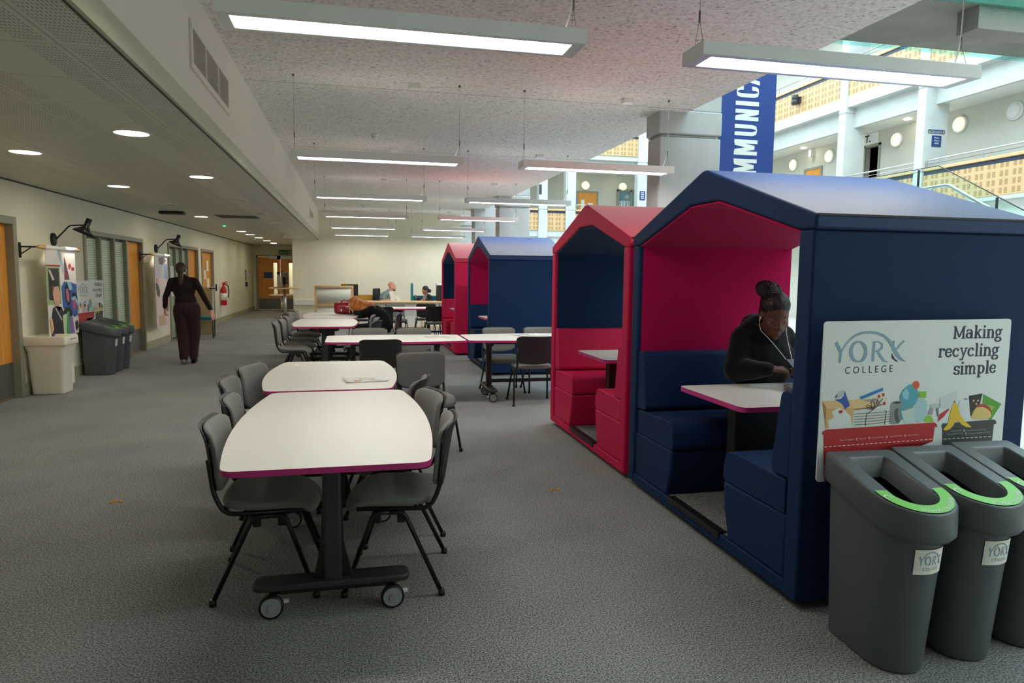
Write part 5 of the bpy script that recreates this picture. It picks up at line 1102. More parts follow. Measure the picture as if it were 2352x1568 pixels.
def make_bin():
    """slim recycling bin; back at y=0, rounded front towards -y; sloping lid"""
    t = empty('recycling_bin')
    def plan(w, l, n=10, back=.02):
        r = w/2; pts = rpoly([(-w/2, 0), (w/2, 0)], 0)
        P = [(w/2-back*.4, 0), (w/2, -back)] + [(r*math.cos(a), -(l-r)-r*math.sin(a)) for a in [PI*k/n for k in range(n+1)]] + [(-w/2, -back), (-w/2+back*.4, 0)]
        return P
    zl = lambda y: .778+y*.26                      # lid top slopes down to the front
    def loft(bm, rings, mi=0, caps=(1, 1)):
        V = [[bm.verts.new(p) for p in r] for r in rings]; n = len(V[0])
        for a, b in zip(V, V[1:]):
            for k in range(n):
                f = bm.faces.new((a[k], a[(k+1) % n], b[(k+1) % n], b[k])); f.material_index = mi
        if caps[0]: bm.faces.new(V[0][::-1])
        if caps[1]: bm.faces.new(V[-1])
    bm = bm_new()
    lo, hi = plan(.215, .355), plan(.272, .425)
    loft(bm, [[Vector((x, y-.015, 0)) for x, y in lo], [Vector((x, y-.012, .02)) for x, y in plan(.222, .362)], [Vector((x, y-.006, zl(y)-.06)) for x, y in hi]], 0, (1, 0))
    bevel(link('body', bm, 'bin', t), .008, 2, 60)
    # lid: skirt, rim, funnel
    op, inn = plan(.312, .47), plan(.170, .36)
    n = len(op); bm = bm_new()
    sh = lambda P, dx, dz, dy=0: [Vector((x*dx, y+dy, zl(y+dy)+dz)) for x, y in P]
    loft(bm, [sh(plan(.304, .462), 1, -.115), sh(plan(.314, .474), 1, -.10), sh(op, 1, -.012), sh(plan(.300, .462), 1, 0, -.004), sh(inn, 1, .0, -.055), sh(plan(.158, .345), 1, -.010, -.062), sh(plan(.118, .30), 1, -.075, -.085)], 0, (0, 0))
    bevel(link('lid', bm, 'bin', t), .004, 2, 40)
    bm = bm_new(); loft(bm, [sh(plan(.120, .30), 1, -.072, -.085), sh(plan(.10, .28), 1, -.30, -.095)], 0, (0, 1)); 
    link('bin_liner', bm, 'bin_dark', t)
    bm = bm_new(); random.seed(3)
    for k in range(9):
        c = Vector((random.uniform(-.03, .03), random.uniform(-.34, -.22), .575+random.uniform(0, .05))); q = [c+Vector((random.uniform(-.04, .04), random.uniform(-.04, .04), random.uniform(-.02, .04))) for _ in range(4)]
        try: bm.faces.new([bm.verts.new(p) for p in q])
        except ValueError: pass
    link('crumpled_wrapper', bm, 'silver', t)
    # curved lime sticker on the lid nose
    bm = bm_new(); r = .151; R0, R1 = .095, .143; cy = -(.47-.156)
    pts = []
    for k in range(25):
        a = PI*(-.03+1.06*k/24); pts.append((a,))
    V0 = []; V1 = []
    for (a,) in pts:
        for L_, rr in ((V0, R0), (V1, R1)):
            x, y = rr*math.cos(a), cy-rr*math.sin(a); L_.append(bm.verts.new((x, y, zl(y)+.0035)))
    for k in range(24): bm.faces.new((V0[k], V0[k+1], V1[k+1], V1[k]))
    s = link('lid_sticker', bm, 'green_sticker', t)
    def onarc(x, y):              # letters bent round the nose
        th, rr = (x+.045)/.126, .136-y; q = cy-rr*math.cos(th); return Vector((rr*math.sin(th), q, zl(q)+.0045))
    bm = text_bm('mixed recycling', .030, onarc); link('sticker_lettering', bm, 'white_print', s)
    bm = bm_new(); draw(bm, ribbon(arc(-.122, cy-.035, .013, .013, -20, 250, 12), .005), lambda x, y: Vector((x, y, zl(y)+.0045))); link('sticker_arrow', bm, 'white_print', s)
    # logo sticker wrapped on the rounded front
    def wrap(u, v, off=.0025):
        z = .512-v*.245; th = (u-.50)*1.02+.14; sn, cs = math.sin(th), math.cos(th)
        yh = -.295-.136*cs; f = (z-.02)/(.698+.26*yh); r = .111+.025*f+off
        return Vector((r*sn, -.263-.032*f-r*cs, z))
    bm = bm_new(); N = 14
    g = [[bm.verts.new(wrap(i/N, j/2*.40)) for i in range(N+1)] for j in range(3)]
    for j in range(2):
        for i in range(N): bm.faces.new((g[j][i], g[j][i+1], g[j+1][i+1], g[j+1][i]))
    s = link('logo_sticker', bm, 'paper', t)
    fn = lambda u, v: wrap(.12+(u-.06)*2.05, .03+(v-.04)*1.62, .0035)
    logo_into(s, fn, cy=.226, csz=.030)
    return t
B0 = None
for x, y, rz, lab in [(2.065, 2.475, -.06, 'dark grey recycling bin with lime sticker, nearest the booth corner'), (2.395, 2.495, -.06, 'dark grey recycling bin with lime sticker, between two matching bins'), (2.725, 2.52, -.06, 'dark grey recycling bin cut by the picture edge'),
        (-3.76, 11.0, PI/2, 'dark grey recycling bin by the corridor wall, closest to the cream bin'), (-3.76, 11.33, PI/2, 'dark grey recycling bin by the corridor wall, middle of its three'), (-3.76, 11.66, PI/2, 'dark grey recycling bin by the corridor wall, next to the orange door')]:
    if B0 is None: B0 = b = make_bin()
    else: b = dup(B0)
    b.location = (x, y, 0); b.rotation_euler = (0, 0, rz); tag(b, lab, 'bin', 'grey recycling bins')
recycling_sign('smaller-looking Making recycling simple sign on the corridor wall behind bins', (-3.775, 10.83, 1.345), PI/2)

# ================================================================ CORRIDOR THINGS
t = thing('litter_bin', 'cream plastic litter bin beside the orange door', 'bin', (-3.60, 9.44, 0))
R = lambda w, d, r: rpoly([(-w/2, -d/2), (w/2, -d/2), (w/2, d/2), (-w/2, d/2)], r, 5)
def loft_rings(bm, rings, caps=(1, 1), mi=0):
    V = [[bm.verts.new(p) for p in r] for r in rings]; n = len(V[0])
    for a, b in zip(V, V[1:]):
        for k in range(n):
            f = bm.faces.new((a[k], a[(k+1) % n], b[(k+1) % n], b[k])); f.material_index = mi
    if caps[0]: bm.faces.new(V[0][::-1])
    if caps[1]: bm.faces.new(V[-1])
ring = lambda w, d, r, z, ox=0: [Vector((x+ox, y, z)) for x, y in R(w, d, r)]
bm = bm_new(); loft_rings(bm, [ring(.34, .30, .05, 0), ring(.35, .31, .05, .02), ring(.40, .36, .05, .52), ring(.46, .40, .05, .60)]); bevel(link('body', bm, 'cream_bin', t), .01, 2, 50)
bm = bm_new(); loft_rings(bm, [ring(.475, .415, .04, .595), ring(.485, .425, .04, .60), ring(.475, .415, .04, .69), ring(.46, .40, .04, .705), ring(.38, .32, .03, .70), ring(.33, .27, .03, .62)], (0, 1)); bevel(link('lid', bm, 'cream_bin', t), .006, 2, 50)
bm = bm_new(); box(bm, .236, .2395, -.07, .12, .64, .665)
link('lid_print', bm, flat((120, 120, 112)), t)
bm = bm_new(); box(bm, .17, .19, .06, .15, .10, .46); box(bm, .188, .192, .085, .125, .3, .37); link('emblem', bm, 'cream_bin', t)

def wall_banner(y0, y1, xo, z1, z0, lab, art):
    """banner hung from a pole on a wall bracket; local x along the wall (+y), z up"""
    t = thing('wall_banner', lab, 'banner', (xo, y0, 0), PI/2); L = y1-y0
    bm = bm_new(); prism(bm, [(0, z0), (L, z0), (L, z1), (0, z1)], lambda a, b, c: Vector((a, c, b)), .004); link('cloth', bm, 'paper', t)
    bm = bm_new(); tube(bm, [(-.03, 0, z1+.03), (L+.03, 0, z1+.03)], .028, 12); link('pole', bm, 'housing', t)
    for a, b in ((-.20, -.03), (L+.03, L+.13)):
        bm = bm_new(); lathe(bm, [(.012, a), (.022, a+.02), (.024, (a+b)/2), (.03, b-.02), (.03, b)], (0, 0, z1+.03), 12, axis='x'); link('pole_end', bm, 'beech', t)
    for x in (-.16, L+.06):
        bm = bm_new(); d = xo-XW; box(bm, x-.012, x+.012, d-.02, d, z1-.10, z1+.08); tube(bm, [(x, d, z1+.03), (x, 0, z1+.03)], .010, 8); tube(bm, [(x, d, z1-.07), (x, d*.4, z1+.02)], .007, 6); link('wall_bracket', bm, 'black_metal', t)
    for i, (nm, c, pts) in enumerate(art):
        bm = bm_new(); draw(bm, [[(u*L, z1-(z1-z0)*v) for u, v in pts]], lambda a, b: Vector((a, -.0012-.00025*i, b))); bmesh.ops.triangulate(bm, faces=bm.faces[:])
        link(nm, bm, flat(c), t)
    return t
# figures measured on the banner cloth: u across, v down
art1 = [('printed_patch', (232, 226, 224), [(0,0),(1,0),(1,1),(0,1)]), ('printed_streak', (170,190,196), [(.38,0),(.46,0),(.62,.2),(.54,.3)]), ('printed_frame', (200,44,44), [(0,.165),(.46,.165),(.46,.185),(0,.185)]),
 ('printed_frame', (160,190,130), [(0,.19),(.44,.19),(.44,.62),(0,.62)]), ('printed_dark', (58,54,58), [(.05,.205),(.40,.205),(.40,.60),(.05,.56)]), ('printed_plume', (220,205,200), [(.06,.22),(.12,.22),(.25,.34),(.18,.35)]),
 ('printed_peak', (120,66,84), [(.60,.06),(.66,.14),(.76,.34),(.58,.34)]), ('printed_red_block', (206,60,70), [(.72,.17),(.80,.14),(.84,.18),(.76,.22)]), ('printed_red_block', (190,40,60), [(.84,.19),(.94,.19),(.94,.23),(.84,.23)]),
 ('printed_blue_mass', (58,96,176), [(.46,.42),(.56,.36),(.78,.37),(1,.40),(1,.78),(.86,.80),(.70,.70),(.58,.74),(.48,.66)]), ('printed_dark_sweep', (24,30,50), [(.58,.42),(.64,.38),(.74,.46),(.76,.62),(.66,.66),(.56,.56)]),
 ('printed_pale', (150,190,212), [(.66,.36),(.80,.38),(.84,.46),(.72,.47)]), ('printed_pink', (190,110,130), [(.60,.46),(.66,.44),(.72,.52),(.70,.62),(.62,.58)]), ('printed_dark_sweep', (22,26,40), [(.80,.50),(.94,.50),(1,.56),(1,.60),(.84,.55)]),
 ('printed_pale', (150,196,220), [(.78,.56),(.92,.54),(1,.60),(.98,.64),(.84,.60)]), ('printed_pink', (200,90,110), [(.82,.60),(.92,.58),(.94,.66),(.88,.72),(.82,.68)]), ('printed_dark_blot', (40,34,44), [(.54,.68),(.70,.66),(.80,.74),(.76,.82),(.60,.80),(.48,.72)]),
 ('printed_cap', (30,30,34), [(.10,.36),(.18,.34),(.32,.34),(.36,.39),(.28,.42),(.12,.41)]), ('printed_hair', (110,76,46), [(.12,.40),(.22,.41),(.22,.52),(.14,.52)]),
 ('printed_face', (224,172,150), [(.20,.42),(.34,.41),(.40,.50),(.38,.60),(.28,.64),(.18,.58),(.16,.50)]), ('printed_neck', (214,160,138), [(.20,.58),(.34,.60),(.36,.70),(.22,.70)]),
 ('printed_jacket', (44,42,56), [(.14,.66),(.26,.64),(.34,.70),(.42,.66),(.50,.74),(.46,.98),(.06,.98),(.08,.80)]), ('printed_lanyard', (200,200,206), [(.20,.66),(.23,.66),(.42,.80),(.40,.82)]), ('printed_arm', (224,178,140), [(.02,.78),(.10,.78),(.14,.90),(.06,.96)]),
 ('printed_cloth', (206,220,180), [(.44,.76),(.60,.74),(.62,.99),(.46,.99)]), ('printed_green_tie', (70,170,100), [(.60,.72),(.68,.72),(.66,.99),(.54,.99)]), ('printed_purple', (140,110,180), [(.68,.78),(.78,.78),(.84,.99),(.66,.99)]), ('printed_dark_ear', (50,46,44), [(.88,.86),(.96,.84),(1,.93),(.90,.97)])]
art2 = [('printed_sky', (196,196,206), [(0,0),(1,0),(1,.36),(0,.30)]), ('printed_roof', (120,110,112), [(.28,.02),(.66,.0),(.92,.05),(.60,.12),(.35,.10)]), ('printed_pale', (224,204,206), [(0,.28),(1,.34),(1,1),(0,1)]),
 ('printed_blue', (150,164,196), [(.66,.1),(1,.1),(1,.34),(.74,.3)]), ('printed_rose', (206,150,150), [(.06,.30),(.22,.30),(.24,.36),(.10,.38)]), ('printed_dark', (80,76,78), [(.02,.36),(.24,.40),(.34,.50),(.28,.58),(.08,.54)]),
 ('printed_dark', (86,78,80), [(.70,.60),(.84,.56),(.96,.62),(.94,.80),(.76,.74)]), ('printed_tan', (206,176,160), [(.16,.84),(.66,.82),(.74,.98),(.18,.98)])]
wall_banner(9.47, 10.39, -3.62, 1.735, .66, 'colourful art banner on a pole above the cream bin', art1)
wall_banner(14.2, 15.12, -3.62, 1.765, .42, 'pale art banner on a pole left of the walking person', art2)
t = thing('wall_poster', 'dark navy poster low on the wall behind the litter bin', 'poster', (XW+.004, 10.35, 0)); bm = bm_new(); box(bm, 0, .004, 0, .42, .42, .78); link('sheet', bm, flat((30, 30, 70)), t)
def arm_lamp(y, z, lab):
    """black wall lamp with bent arm and conical shade"""
    t = thing('wall_arm_lamp', lab, 'wall lamp', (XW, y, z), 0, 'black arm lamps over the banners')
    bm = bm_new(); lathe(bm, [(.055, 0), (.055, .035), (.04, .05), (.01, .052)], (0, 0, 0), 20, axis='x', mx=Matrix.Scale(1.5, 4, (0, 0, 1))); link('wall_plate', bm, 'black_metal', t)
    bm = bm_new(); tube(bm, arcpts([(.045, 0, .0), (.215, 0, .185), (.40, 0, .195)], .03), .010, 8); link('arm', bm, 'black_metal', t)
    mx = Matrix.Rotation(-.42, 4, 'Y') @ Matrix.Identity(4); mx = Matrix.Rotation(.42, 4, 'Y')
    bm = bm_new(); lathe(bm, [(.03, .10), (.035, .10), (.035, -.0), (.06, -.04), (.135, -.105), (.13, -.105), (.055, -.042), (.03, 0), (.03, .09)], (.415, 0, .185), 24, mx=mx); link('lamp_shade', bm, 'black_metal', t)
    bm = bm_new(); lathe(bm, [(.012, .0), (.026, -.03), (.026, -.05), (.012, -.07), (.002, -.072)], (.415, 0, .185), 14, mx=mx); link('bulb', bm, emit_mat('lamp_bulb', (255, 226, 176), 6), t, True)
    l = bpy.data.lights.new('bulb_light', 'SPOT'); l.energy = 13; l.color = (1, .90, .72); l.spot_size = 1.5; l.spot_blend = .4; l.shadow_soft_size = .035
    lo = bpy.data.objects.new('bulb_light', l); COL.objects.link(lo); lo.parent = t; lo.location = Vector((.415, 0, .185)) + mx @ Vector((0, 0, -.085)); lo.rotation_euler = (0, .42, 0)
arm_lamp(10.25, 1.89, 'black arm lamp over the colourful art banner'); arm_lamp(15.1, 1.93, 'black arm lamp over the pale art banner')

# fire extinguisher, call point, pinboard screen, visitor chair
t = thing('fire_extinguisher', 'red fire extinguisher on the corridor wall past the fabric screen', 'fire extinguisher', (-3.73, 21.85, .50))
bm = bm_new(); lathe(bm, [(.07, 0), (.085, .02), (.085, .46), (.06, .53), (.03, .56), (.03, .60)], n=20); link('cylinder', bm, 'fire_red', t, True)
bm = bm_new(); box(bm, -.03, .03, -.03, .03, .60, .66); tube(bm, [(0, 0, .66), (.11, .0, .70)], .012); tube(bm, [(0, 0, .63), (.12, 0, .66)], .010); link('valve', bm, 'fire_red', t)
bm = bm_new(); tube(bm, arcpts([(.03, .02, .62), (.12, .06, .58), (.13, .09, .40), (.115, .09, .22)], .06), .016, 8); link('hose', bm, 'black', t)
bm = bm_new(); lathe(bm, [(.0862, .15), (.0862, .36)], n=20); link('label_band', bm, 'paper', t)
t = thing('call_point', 'small wall switch and conduit beside the double doors', 'wall fitting', (XW, 26.9, 1.02)); bm = bm_new(); box(bm, 0, .06, -.12, .12, -.06, .10); link('casing', bm, 'graphite', t); bm = bm_new(); box(bm, 0, .03, -.02, .02, .15, .55); link('conduit', bm, 'graphite', t)
t = thing('pinboard_screen', 'buff fabric screen standing by the corridor wall', 'screen', (-3.44, 17.25, 0), .05)
bm = bm_new(); box(bm, -.30, .24, 0, .04, .03, 1.12); bevel(link('board', bm, 'card', t), .01); bm = bm_new(); box(bm, .24, .27, -.005, .045, .0, 1.14); box(bm, -.33, -.30, -.005, .045, 0, 1.14); link('edge_post', bm, 'housing', t)
bm = bm_new(); box(bm, .2, .34, -.02, .0, 1.09, 1.11); box(bm, .32, .35, -.02, .02, 1.04, 1.2); link('latch', bm, 'black', t)
t = thing('visitor_chair', 'black framed chair with teal seat in front of the buff screen', 'chair', (-3.30, 16.85, 0), -PI/2+.1)
bm = bm_new(); prism(bm, R(.46, .44, .06), lambda a, b, c: Vector((a, b, .41+c)), .07); bevel(link('seat', bm, 'teal', t), .02, 3)
bm = bm_new(); prism(bm, R(.44, .05, .02), lambda a, b, c: Vector((a, b-.24, .56+c)), .3); bevel(link('backrest', bm, 'teal', t), .02, 3)
for x in (-.21, .21):
    bm = bm_new(); tube(bm, [(x, .19, 0), (x, .19, .42)], .012); link('leg', bm, 'black_metal', t)
    bm = bm_new(); tube(bm, arcpts([(x, -.22, 0), (x, -.20, .44), (x, -.24, .85)], .05), .012); link('leg', bm, 'black_metal', t)
t = thing('exit_sign', 'green running man exit sign above the double doors', 'sign', (-2.62, 28.97, 2.27))
bm = bm_new(); box(bm, -.24, .24, 0, .02, -.09, .09); link('board', bm, 'exit_green', t)
bm = bm_new(); box(bm, .13, .14, -.003, 0, -.08, .08); draw(bm, ribbon([(.20, .06), (.185, .0), (.205, -.07)], .02)+ribbon([(.16, .02), (.215, .03)], .015), lambda x, z: Vector((x, -.003, z)))
link('running_figure', bm, 'white_print', t)
bm = text_bm('Fire exit', .085, lambda x, y: Vector((-.06+x, -.003, y-.03))); link('lettering', bm, 'white_print', t)
t = thing('pedestal_table', 'tall pedestal table with computer by the end wall corner', 'table', (-1.98, 21.5, 0))
bm = bm_new(); lathe(bm, [(.44, 1.0), (.45, 1.01), (.45, 1.035), (.44, 1.04)], n=32); link('tabletop', bm, 'beech', t)
bm = bm_new(); lathe(bm, [(.045, .04), (.045, 1.0)], n=16); link('column', bm, 'steel', t)
bm = bm_new(); lathe(bm, [(.26, 0), (.26, .015), (.06, .04), (.05, .06)], n=28); link('base', bm, 'black_metal', t)
t = thing('pedestal_table', 'lower pedestal table half hidden by the end wall', 'table', (-2.32, 24.2, 0))
bm = bm_new(); lathe(bm, [(.40, .72), (.40, .745)], n=32); link('tabletop', bm, 'white_top', t); bm = bm_new(); lathe(bm, [(.03, .03), (.03, .72)], n=16); link('column', bm, 'chrome', t); bm = bm_new(); lathe(bm, [(.24, 0), (.24, .012), (.04, .04)], n=28); link('base', bm, 'chrome', t)
t = thing('computer_monitor', 'black monitor seen edge on atop the tall pedestal table', 'monitor', (-1.97, 21.5, 1.04), 1.95)
bm = bm_new(); box(bm, -.26, .26, -.02, .015, .09, .44); bevel(link('screen', bm, 'black', t), .01); bm = bm_new(); box(bm, -.03, .03, .015, .06, .02, .3); lathe(bm, [(.11, 0), (.11, .015)], (0, .05, 0), 20); link('stand', bm, 'black', t)
t = thing('keyboard', 'black keyboard on the tall pedestal table', 'keyboard', (-2.08, 21.28, 1.04), .3); bm = bm_new(); box(bm, -.2, .2, -.07, .07, 0, .02); bevel(link('body', bm, 'black', t), .006)

# ================================================================ ENQUIRY DESK
t = thing('enquiry_desk', 'long beech topped enquiry desk with pale front panels', 'desk', (0, 0, 0))
bm = bm_new(); box(bm, .12, 2.62, 18.8, 19.6, .70, .735); bevel(link('worktop', bm, 'beech', t), .006)
for a, b in ((.14, .98), (1.01, 1.8), (1.83, 2.6)):
    bm = bm_new(); box(bm, a, b, 18.92, 18.95, .06, .70); link('panel', bm, 'panel_pale', t)
bm = bm_new(); box(bm, .12, 2.62, 18.90, 18.96, 0, .06)
for x in (.12, .97, 1.79, 2.58): box(bm, x, x+.04, 18.90, 18.96, .02, .70)
link('trim_frame', bm, 'beech', t)
t = thing('reception_counter', 'curved pale reception counter framed in beech', 'counter', (0, 0, 0))
def curve_pt(a, r): return (-.52+r*math.sin(a)*1.0, 20.35-r*math.cos(a)*1.0)
A0, A1, RR = -.34, .36, 1.35
for z0, z1 in ((.10, .60), (.66, 1.10)):
    bm = bm_new(); n = 12; g = []
    for k in range(n+1):
        a = A0+(A1-A0)*k/n; p0, p1 = curve_pt(a, RR), curve_pt(a, RR-.02); g.append([bm.verts.new((*p, z)) for p, z in ((p0, z0), (p0, z1), (p1, z1), (p1, z0))])
    for a, b in zip(g, g[1:]):
        for k in range(4): bm.faces.new((a[k], b[k], b[(k+1) % 4], a[(k+1) % 4]))
    link('panel', bm, 'panel_pale', t, True)
for z0, z1, rr in ((.02, .10, 1.36), (.60, .66, 1.37), (1.10, 1.15, 1.38)):
    bm = bm_new(); n = 12; g = []
    for k in range(n+1):
        a = A0-.01+(A1-A0+.02)*k/n; p0, p1 = curve_pt(a, rr), curve_pt(a, rr-.14 if z1 > 1 else rr-.05); g.append([bm.verts.new((*p, z)) for p, z in ((p0, z0), (p0, z1), (p1, z1), (p1, z0))])
    for a, b in zip(g, g[1:]):
        for k in range(4): bm.faces.new((a[k], b[k], b[(k+1) % 4], a[(k+1) % 4]))
    bm.faces.new(g[0]); bm.faces.new(g[-1]); link('rail', bm, 'beech', t)
for a in (A0-.01, A1+.01):
    bm = bm_new(); x, y = curve_pt(a, 1.35); box(bm, x-.03, x+.03, y-.02, y+.07, 0, 1.15); link('post', bm, 'beech', t)
t = thing('computer_monitor', 'black monitor seen from behind above the curved counter', 'monitor', (-.10, 19.9, .735), .12)
bm = bm_new(); box(bm, -.24, .22, -.03, .02, .12, .44); bevel(link('screen', bm, 'black', t), .012); bm = bm_new(); box(bm, -.04, .04, -.06, -.02, .03, .3); box(bm, -.12, .12, -.09, .06, 0, .02); link('stand', bm, 'black', t)
bm = bm_new(); box(bm, -.24, -.05, -.035, .025, .435, .45); box(bm, .15, .22, -.035, .025, .435, .45); link('sticky_note', bm, 'sign_yellow', t)
bm = bm_new(); box(bm, -.25, .3, -.2, .3, -.735, -.02); link('pedestal', bm, 'panel_pale', t)
t = thing('desk_screen', 'ochre desk screen behind the red-haired person', 'screen', (.25, 20.32, .70)); bm = bm_new(); box(bm, -.40, .34, 0, .04, -.7, .17); bevel(link('panel', bm, 'ochre', t), .01)
t = thing('office_chair', 'black office chair behind the seated man', 'chair', (.84, 20.2, 0), -PI/2-.5)
bm = bm_new(); prism(bm, R(.46, .46, .1), lambda a, b, c: Vector((a, b, .44+c)), .08); bevel(link('seat', bm, 'black', t), .02)
bm = bm_new(); prism(bm, rpoly([(-.21, .55), (.21, .55), (.19, 1.06), (-.19, 1.06)], .06), lambda a, b, c: Vector((a, -.26+c, b)), .06); bevel(link('backrest', bm, 'black', t), .02)
bm = bm_new(); tube(bm, [(0, 0, .1), (0, 0, .44)], .03)
for k in range(5): tube(bm, [(0, 0, .1), (.28*math.cos(k*1.257), .28*math.sin(k*1.257), .07)], .02); lathe(bm, [(.03, -.02), (.03, .02)], (.28*math.cos(k*1.257), .28*math.sin(k*1.257), .03), 10, axis='x')
link('base', bm, 'black_metal', t)
bm = bm_new(); box(bm, -.29, -.23, -.15, .15, .66, .69); box(bm, .23, .29, -.15, .15, .66, .69); box(bm, -.27, -.25, -.02, .02, .5, .66); box(bm, .25, .27, -.02, .02, .5, .66); link('armrest', bm, 'black', t)
t = thing('book_trolley', 'teal metal book trolley against the end wall', 'trolley', (2.14, 21.2, 0))
for x in (-.45, .45):
    bm = bm_new(); prism(bm, rpoly([(-.2, .1), (.2, .1), (.2, 1.20), (-.2, 1.20)], .06), lambda a, b, c: Vector((x+c, a, b)), .05); bevel(link('side_frame', bm, 'teal_metal', t), .01)
for z in (.3, .60):
    bm = bm_new(); box(bm, -.44, .46, -.18, .18, z, z+.025); mx = Matrix.Translation((0, 0, z)) @ Matrix.Rotation(.5, 4, 'X'); box(bm, -.44, .46, -.02, .0, .0, .26, 0, mx); link('shelf', bm, 'teal_metal', t)
for x in (-.42, .45):
    for y in (-.16, .16):
        bm = bm_new(); lathe(bm, [(.05, -.015), (.05, .015)], (x, y, .05), 12, axis='y'); link('wheel', bm, 'black', t)
t = thing('computer_tower', 'black computer behind the booth edge on the enquiry desk', 'computer', (2.36, 19.4, .735)); bm = bm_new(); box(bm, -.10, .06, -.2, .2, 0, .44); bevel(link('case', bm, 'black', t), .01); bm = bm_new(); box(bm, -.12, .08, -.21, .21, .44, .49); link('box_top', bm, 'housing', t)
t = thing('leaflet_holder', 'clear leaflet holder with white sheets on the enquiry desk', 'leaflet holder', (1.16, 19.0, .735))
bm = bm_new(); mx = Matrix.Rotation(-.22, 4, 'Y'); box(bm, -.17, -.05, .0, .012, .0, .31, 0, mx); link('sheet', bm, 'paper', t); bm = bm_new(); mx = Matrix.Rotation(-.5, 4, 'Y'); box(bm, -.02, .10, -.05, -.04, .0, .16, 0, mx); link('sheet', bm, 'paper', t)
bm = bm_new(); box(bm, -.16, .12, -.06, .03, 0, .008); link('holder_base', bm, 'white', t)
# papers
def leaflet(x, y, rz, w, h, z, lab, cols):
    t = thing('leaflet', lab, 'leaflet', (x, y, z), rz); n = 8; bm = bm_new()
    g = [[bm.verts.new((w*(i/n-.5), h*(j/4-.5), .002+.012*max(0, abs(i/n-.5)*2-.7)*(1+.6*math.sin(j*2+i)))) for i in range(n+1)] for j in range(5)]
    for j in range(4):
        for i in range(n): bm.faces.new((g[j][i], g[j][i+1], g[j+1][i+1], g[j+1][i]))
    o = link('sheet', bm, 'paper', t, True); so = o.modifiers.new('thickness', 'SOLIDIFY'); so.thickness = .0008
    random.seed(int(x*100)); bm = bm_new()
    for k in range(10):
        c = random.choice(cols); 
    for c in cols:
        bm = bm_new()
        for k in range(4):
            a, b = random.uniform(-.32, .24)*w, random.uniform(-.42, .3)*h; box(bm, a, a+w*random.uniform(.06, .2), b, b+h*random.uniform(.05, .12), .0036, .0040)
        link('printed_block', bm, flat(c), t)
leaflet(.075, 5.0, .15, .30, .21, .741, 'white leaflet with yellow print on the second near table', [(226, 190, 80), (150, 110, 140), (200, 200, 196)])
leaflet(.98, 8.35, .02, .30, .21, .741, 'leaflet lying near the joint of the crosswise tables', [(226, 200, 90), (120, 110, 120)])
leaflet(2.12, 8.42, .3, .34, .24, .741, 'open leaflet with pink print on the right crosswise table', [(226, 190, 90), (170, 90, 150), (120, 110, 140)])
leaflet(-.46, 11.95, .1, .30, .2, .741, 'leaflet at the joint of the middle bay tables', [(150, 146, 140), (200, 180, 120)])
t = thing('paper_scrap', 'folded white paper scrap on the second near table', 'paper scrap', (-.47, 5.84, .741), .4); bm = bm_new()
a, b, c, d = Vector((-.035, 0, 0)), Vector((.0, .03, .02)), Vector((.045, .0, .002)), Vector((.0, -.03, .0)); bm.faces.new([bm.verts.new(p) for p in (a, d, b)]); bm.faces.new([bm.verts.new(p) for p in (d, c, b)]); link('sheet', bm, 'paper', t)
for x, y, lab in ((-1.52, 4.85, 'yellow crumbs on the carpet in the open aisle'), (1.35, 4.55, 'yellow crumbs on the carpet before the red booth')):
    t = thing('crumbs', lab, 'crumbs', (x, y, 0)); t['kind'] = 'stuff'; bm = bm_new(); random.seed(5)
    for k in range(9):
        q = (random.gauss(0, .022), random.gauss(0, .012)); r = random.uniform(.003, .008); box(bm, q[0]-r, q[0]+r, q[1]-r, q[1]+r, 0, r)
    link('crumb_bits', bm, flat((216, 160, 50)), t)

# red handbag
t = thing('handbag', 'glossy red handbag on the middle bay table', 'handbag', (-.12, 13.05, .741), .06)
bm = bm_new()
def bagring(s, x): return [Vector((x, .11*s*math.cos(a)*(1 if math.sin(a) < .2 else .8), .115+.115*s*math.copysign(abs(math.sin(a))**.7, math.sin(a)))) for a in [2*PI*k/16 for k in range(16)]]
loft_rings(bm, [bagring(.7, -.235), bagring(.92, -.215), bagring(1.0, -.12), bagring(1.03, 0), bagring(1.0, .12), bagring(.92, .215), bagring(.7, .235)])
M['bag_red'] = mat('glossy_red_leather', (150, 18, 42), .18, spec=.7, bump=.5, bscale=22)
subsurf(link('bag_body', bm, 'bag_red', t), 2)
for x in (-.11, .10):
    bm = bm_new(); prism(bm, rpoly([(-.075, .05), (.075, .05), (.075, .16), (-.075, .16)], .03), lambda a, b, c: Vector((x+a, -.112-c, b)), .022); p = bevel(link('pocket', bm, 'bag_red', t), .012, 3)
    bm = bm_new(); box(bm, x-.012, x+.012, -.140, -.134, .06, .10); link('buckle', bm, 'chrome', p)
for y in (-.05, .05):
    bm = bm_new(); tube(bm, arcpts([(-.12, y, .19), (-.09, y-.02, .247), (.09, y-.02, .243), (.12, y, .19)], .05), .010, 8); link('bag_handle', bm, 'bag_red', t)

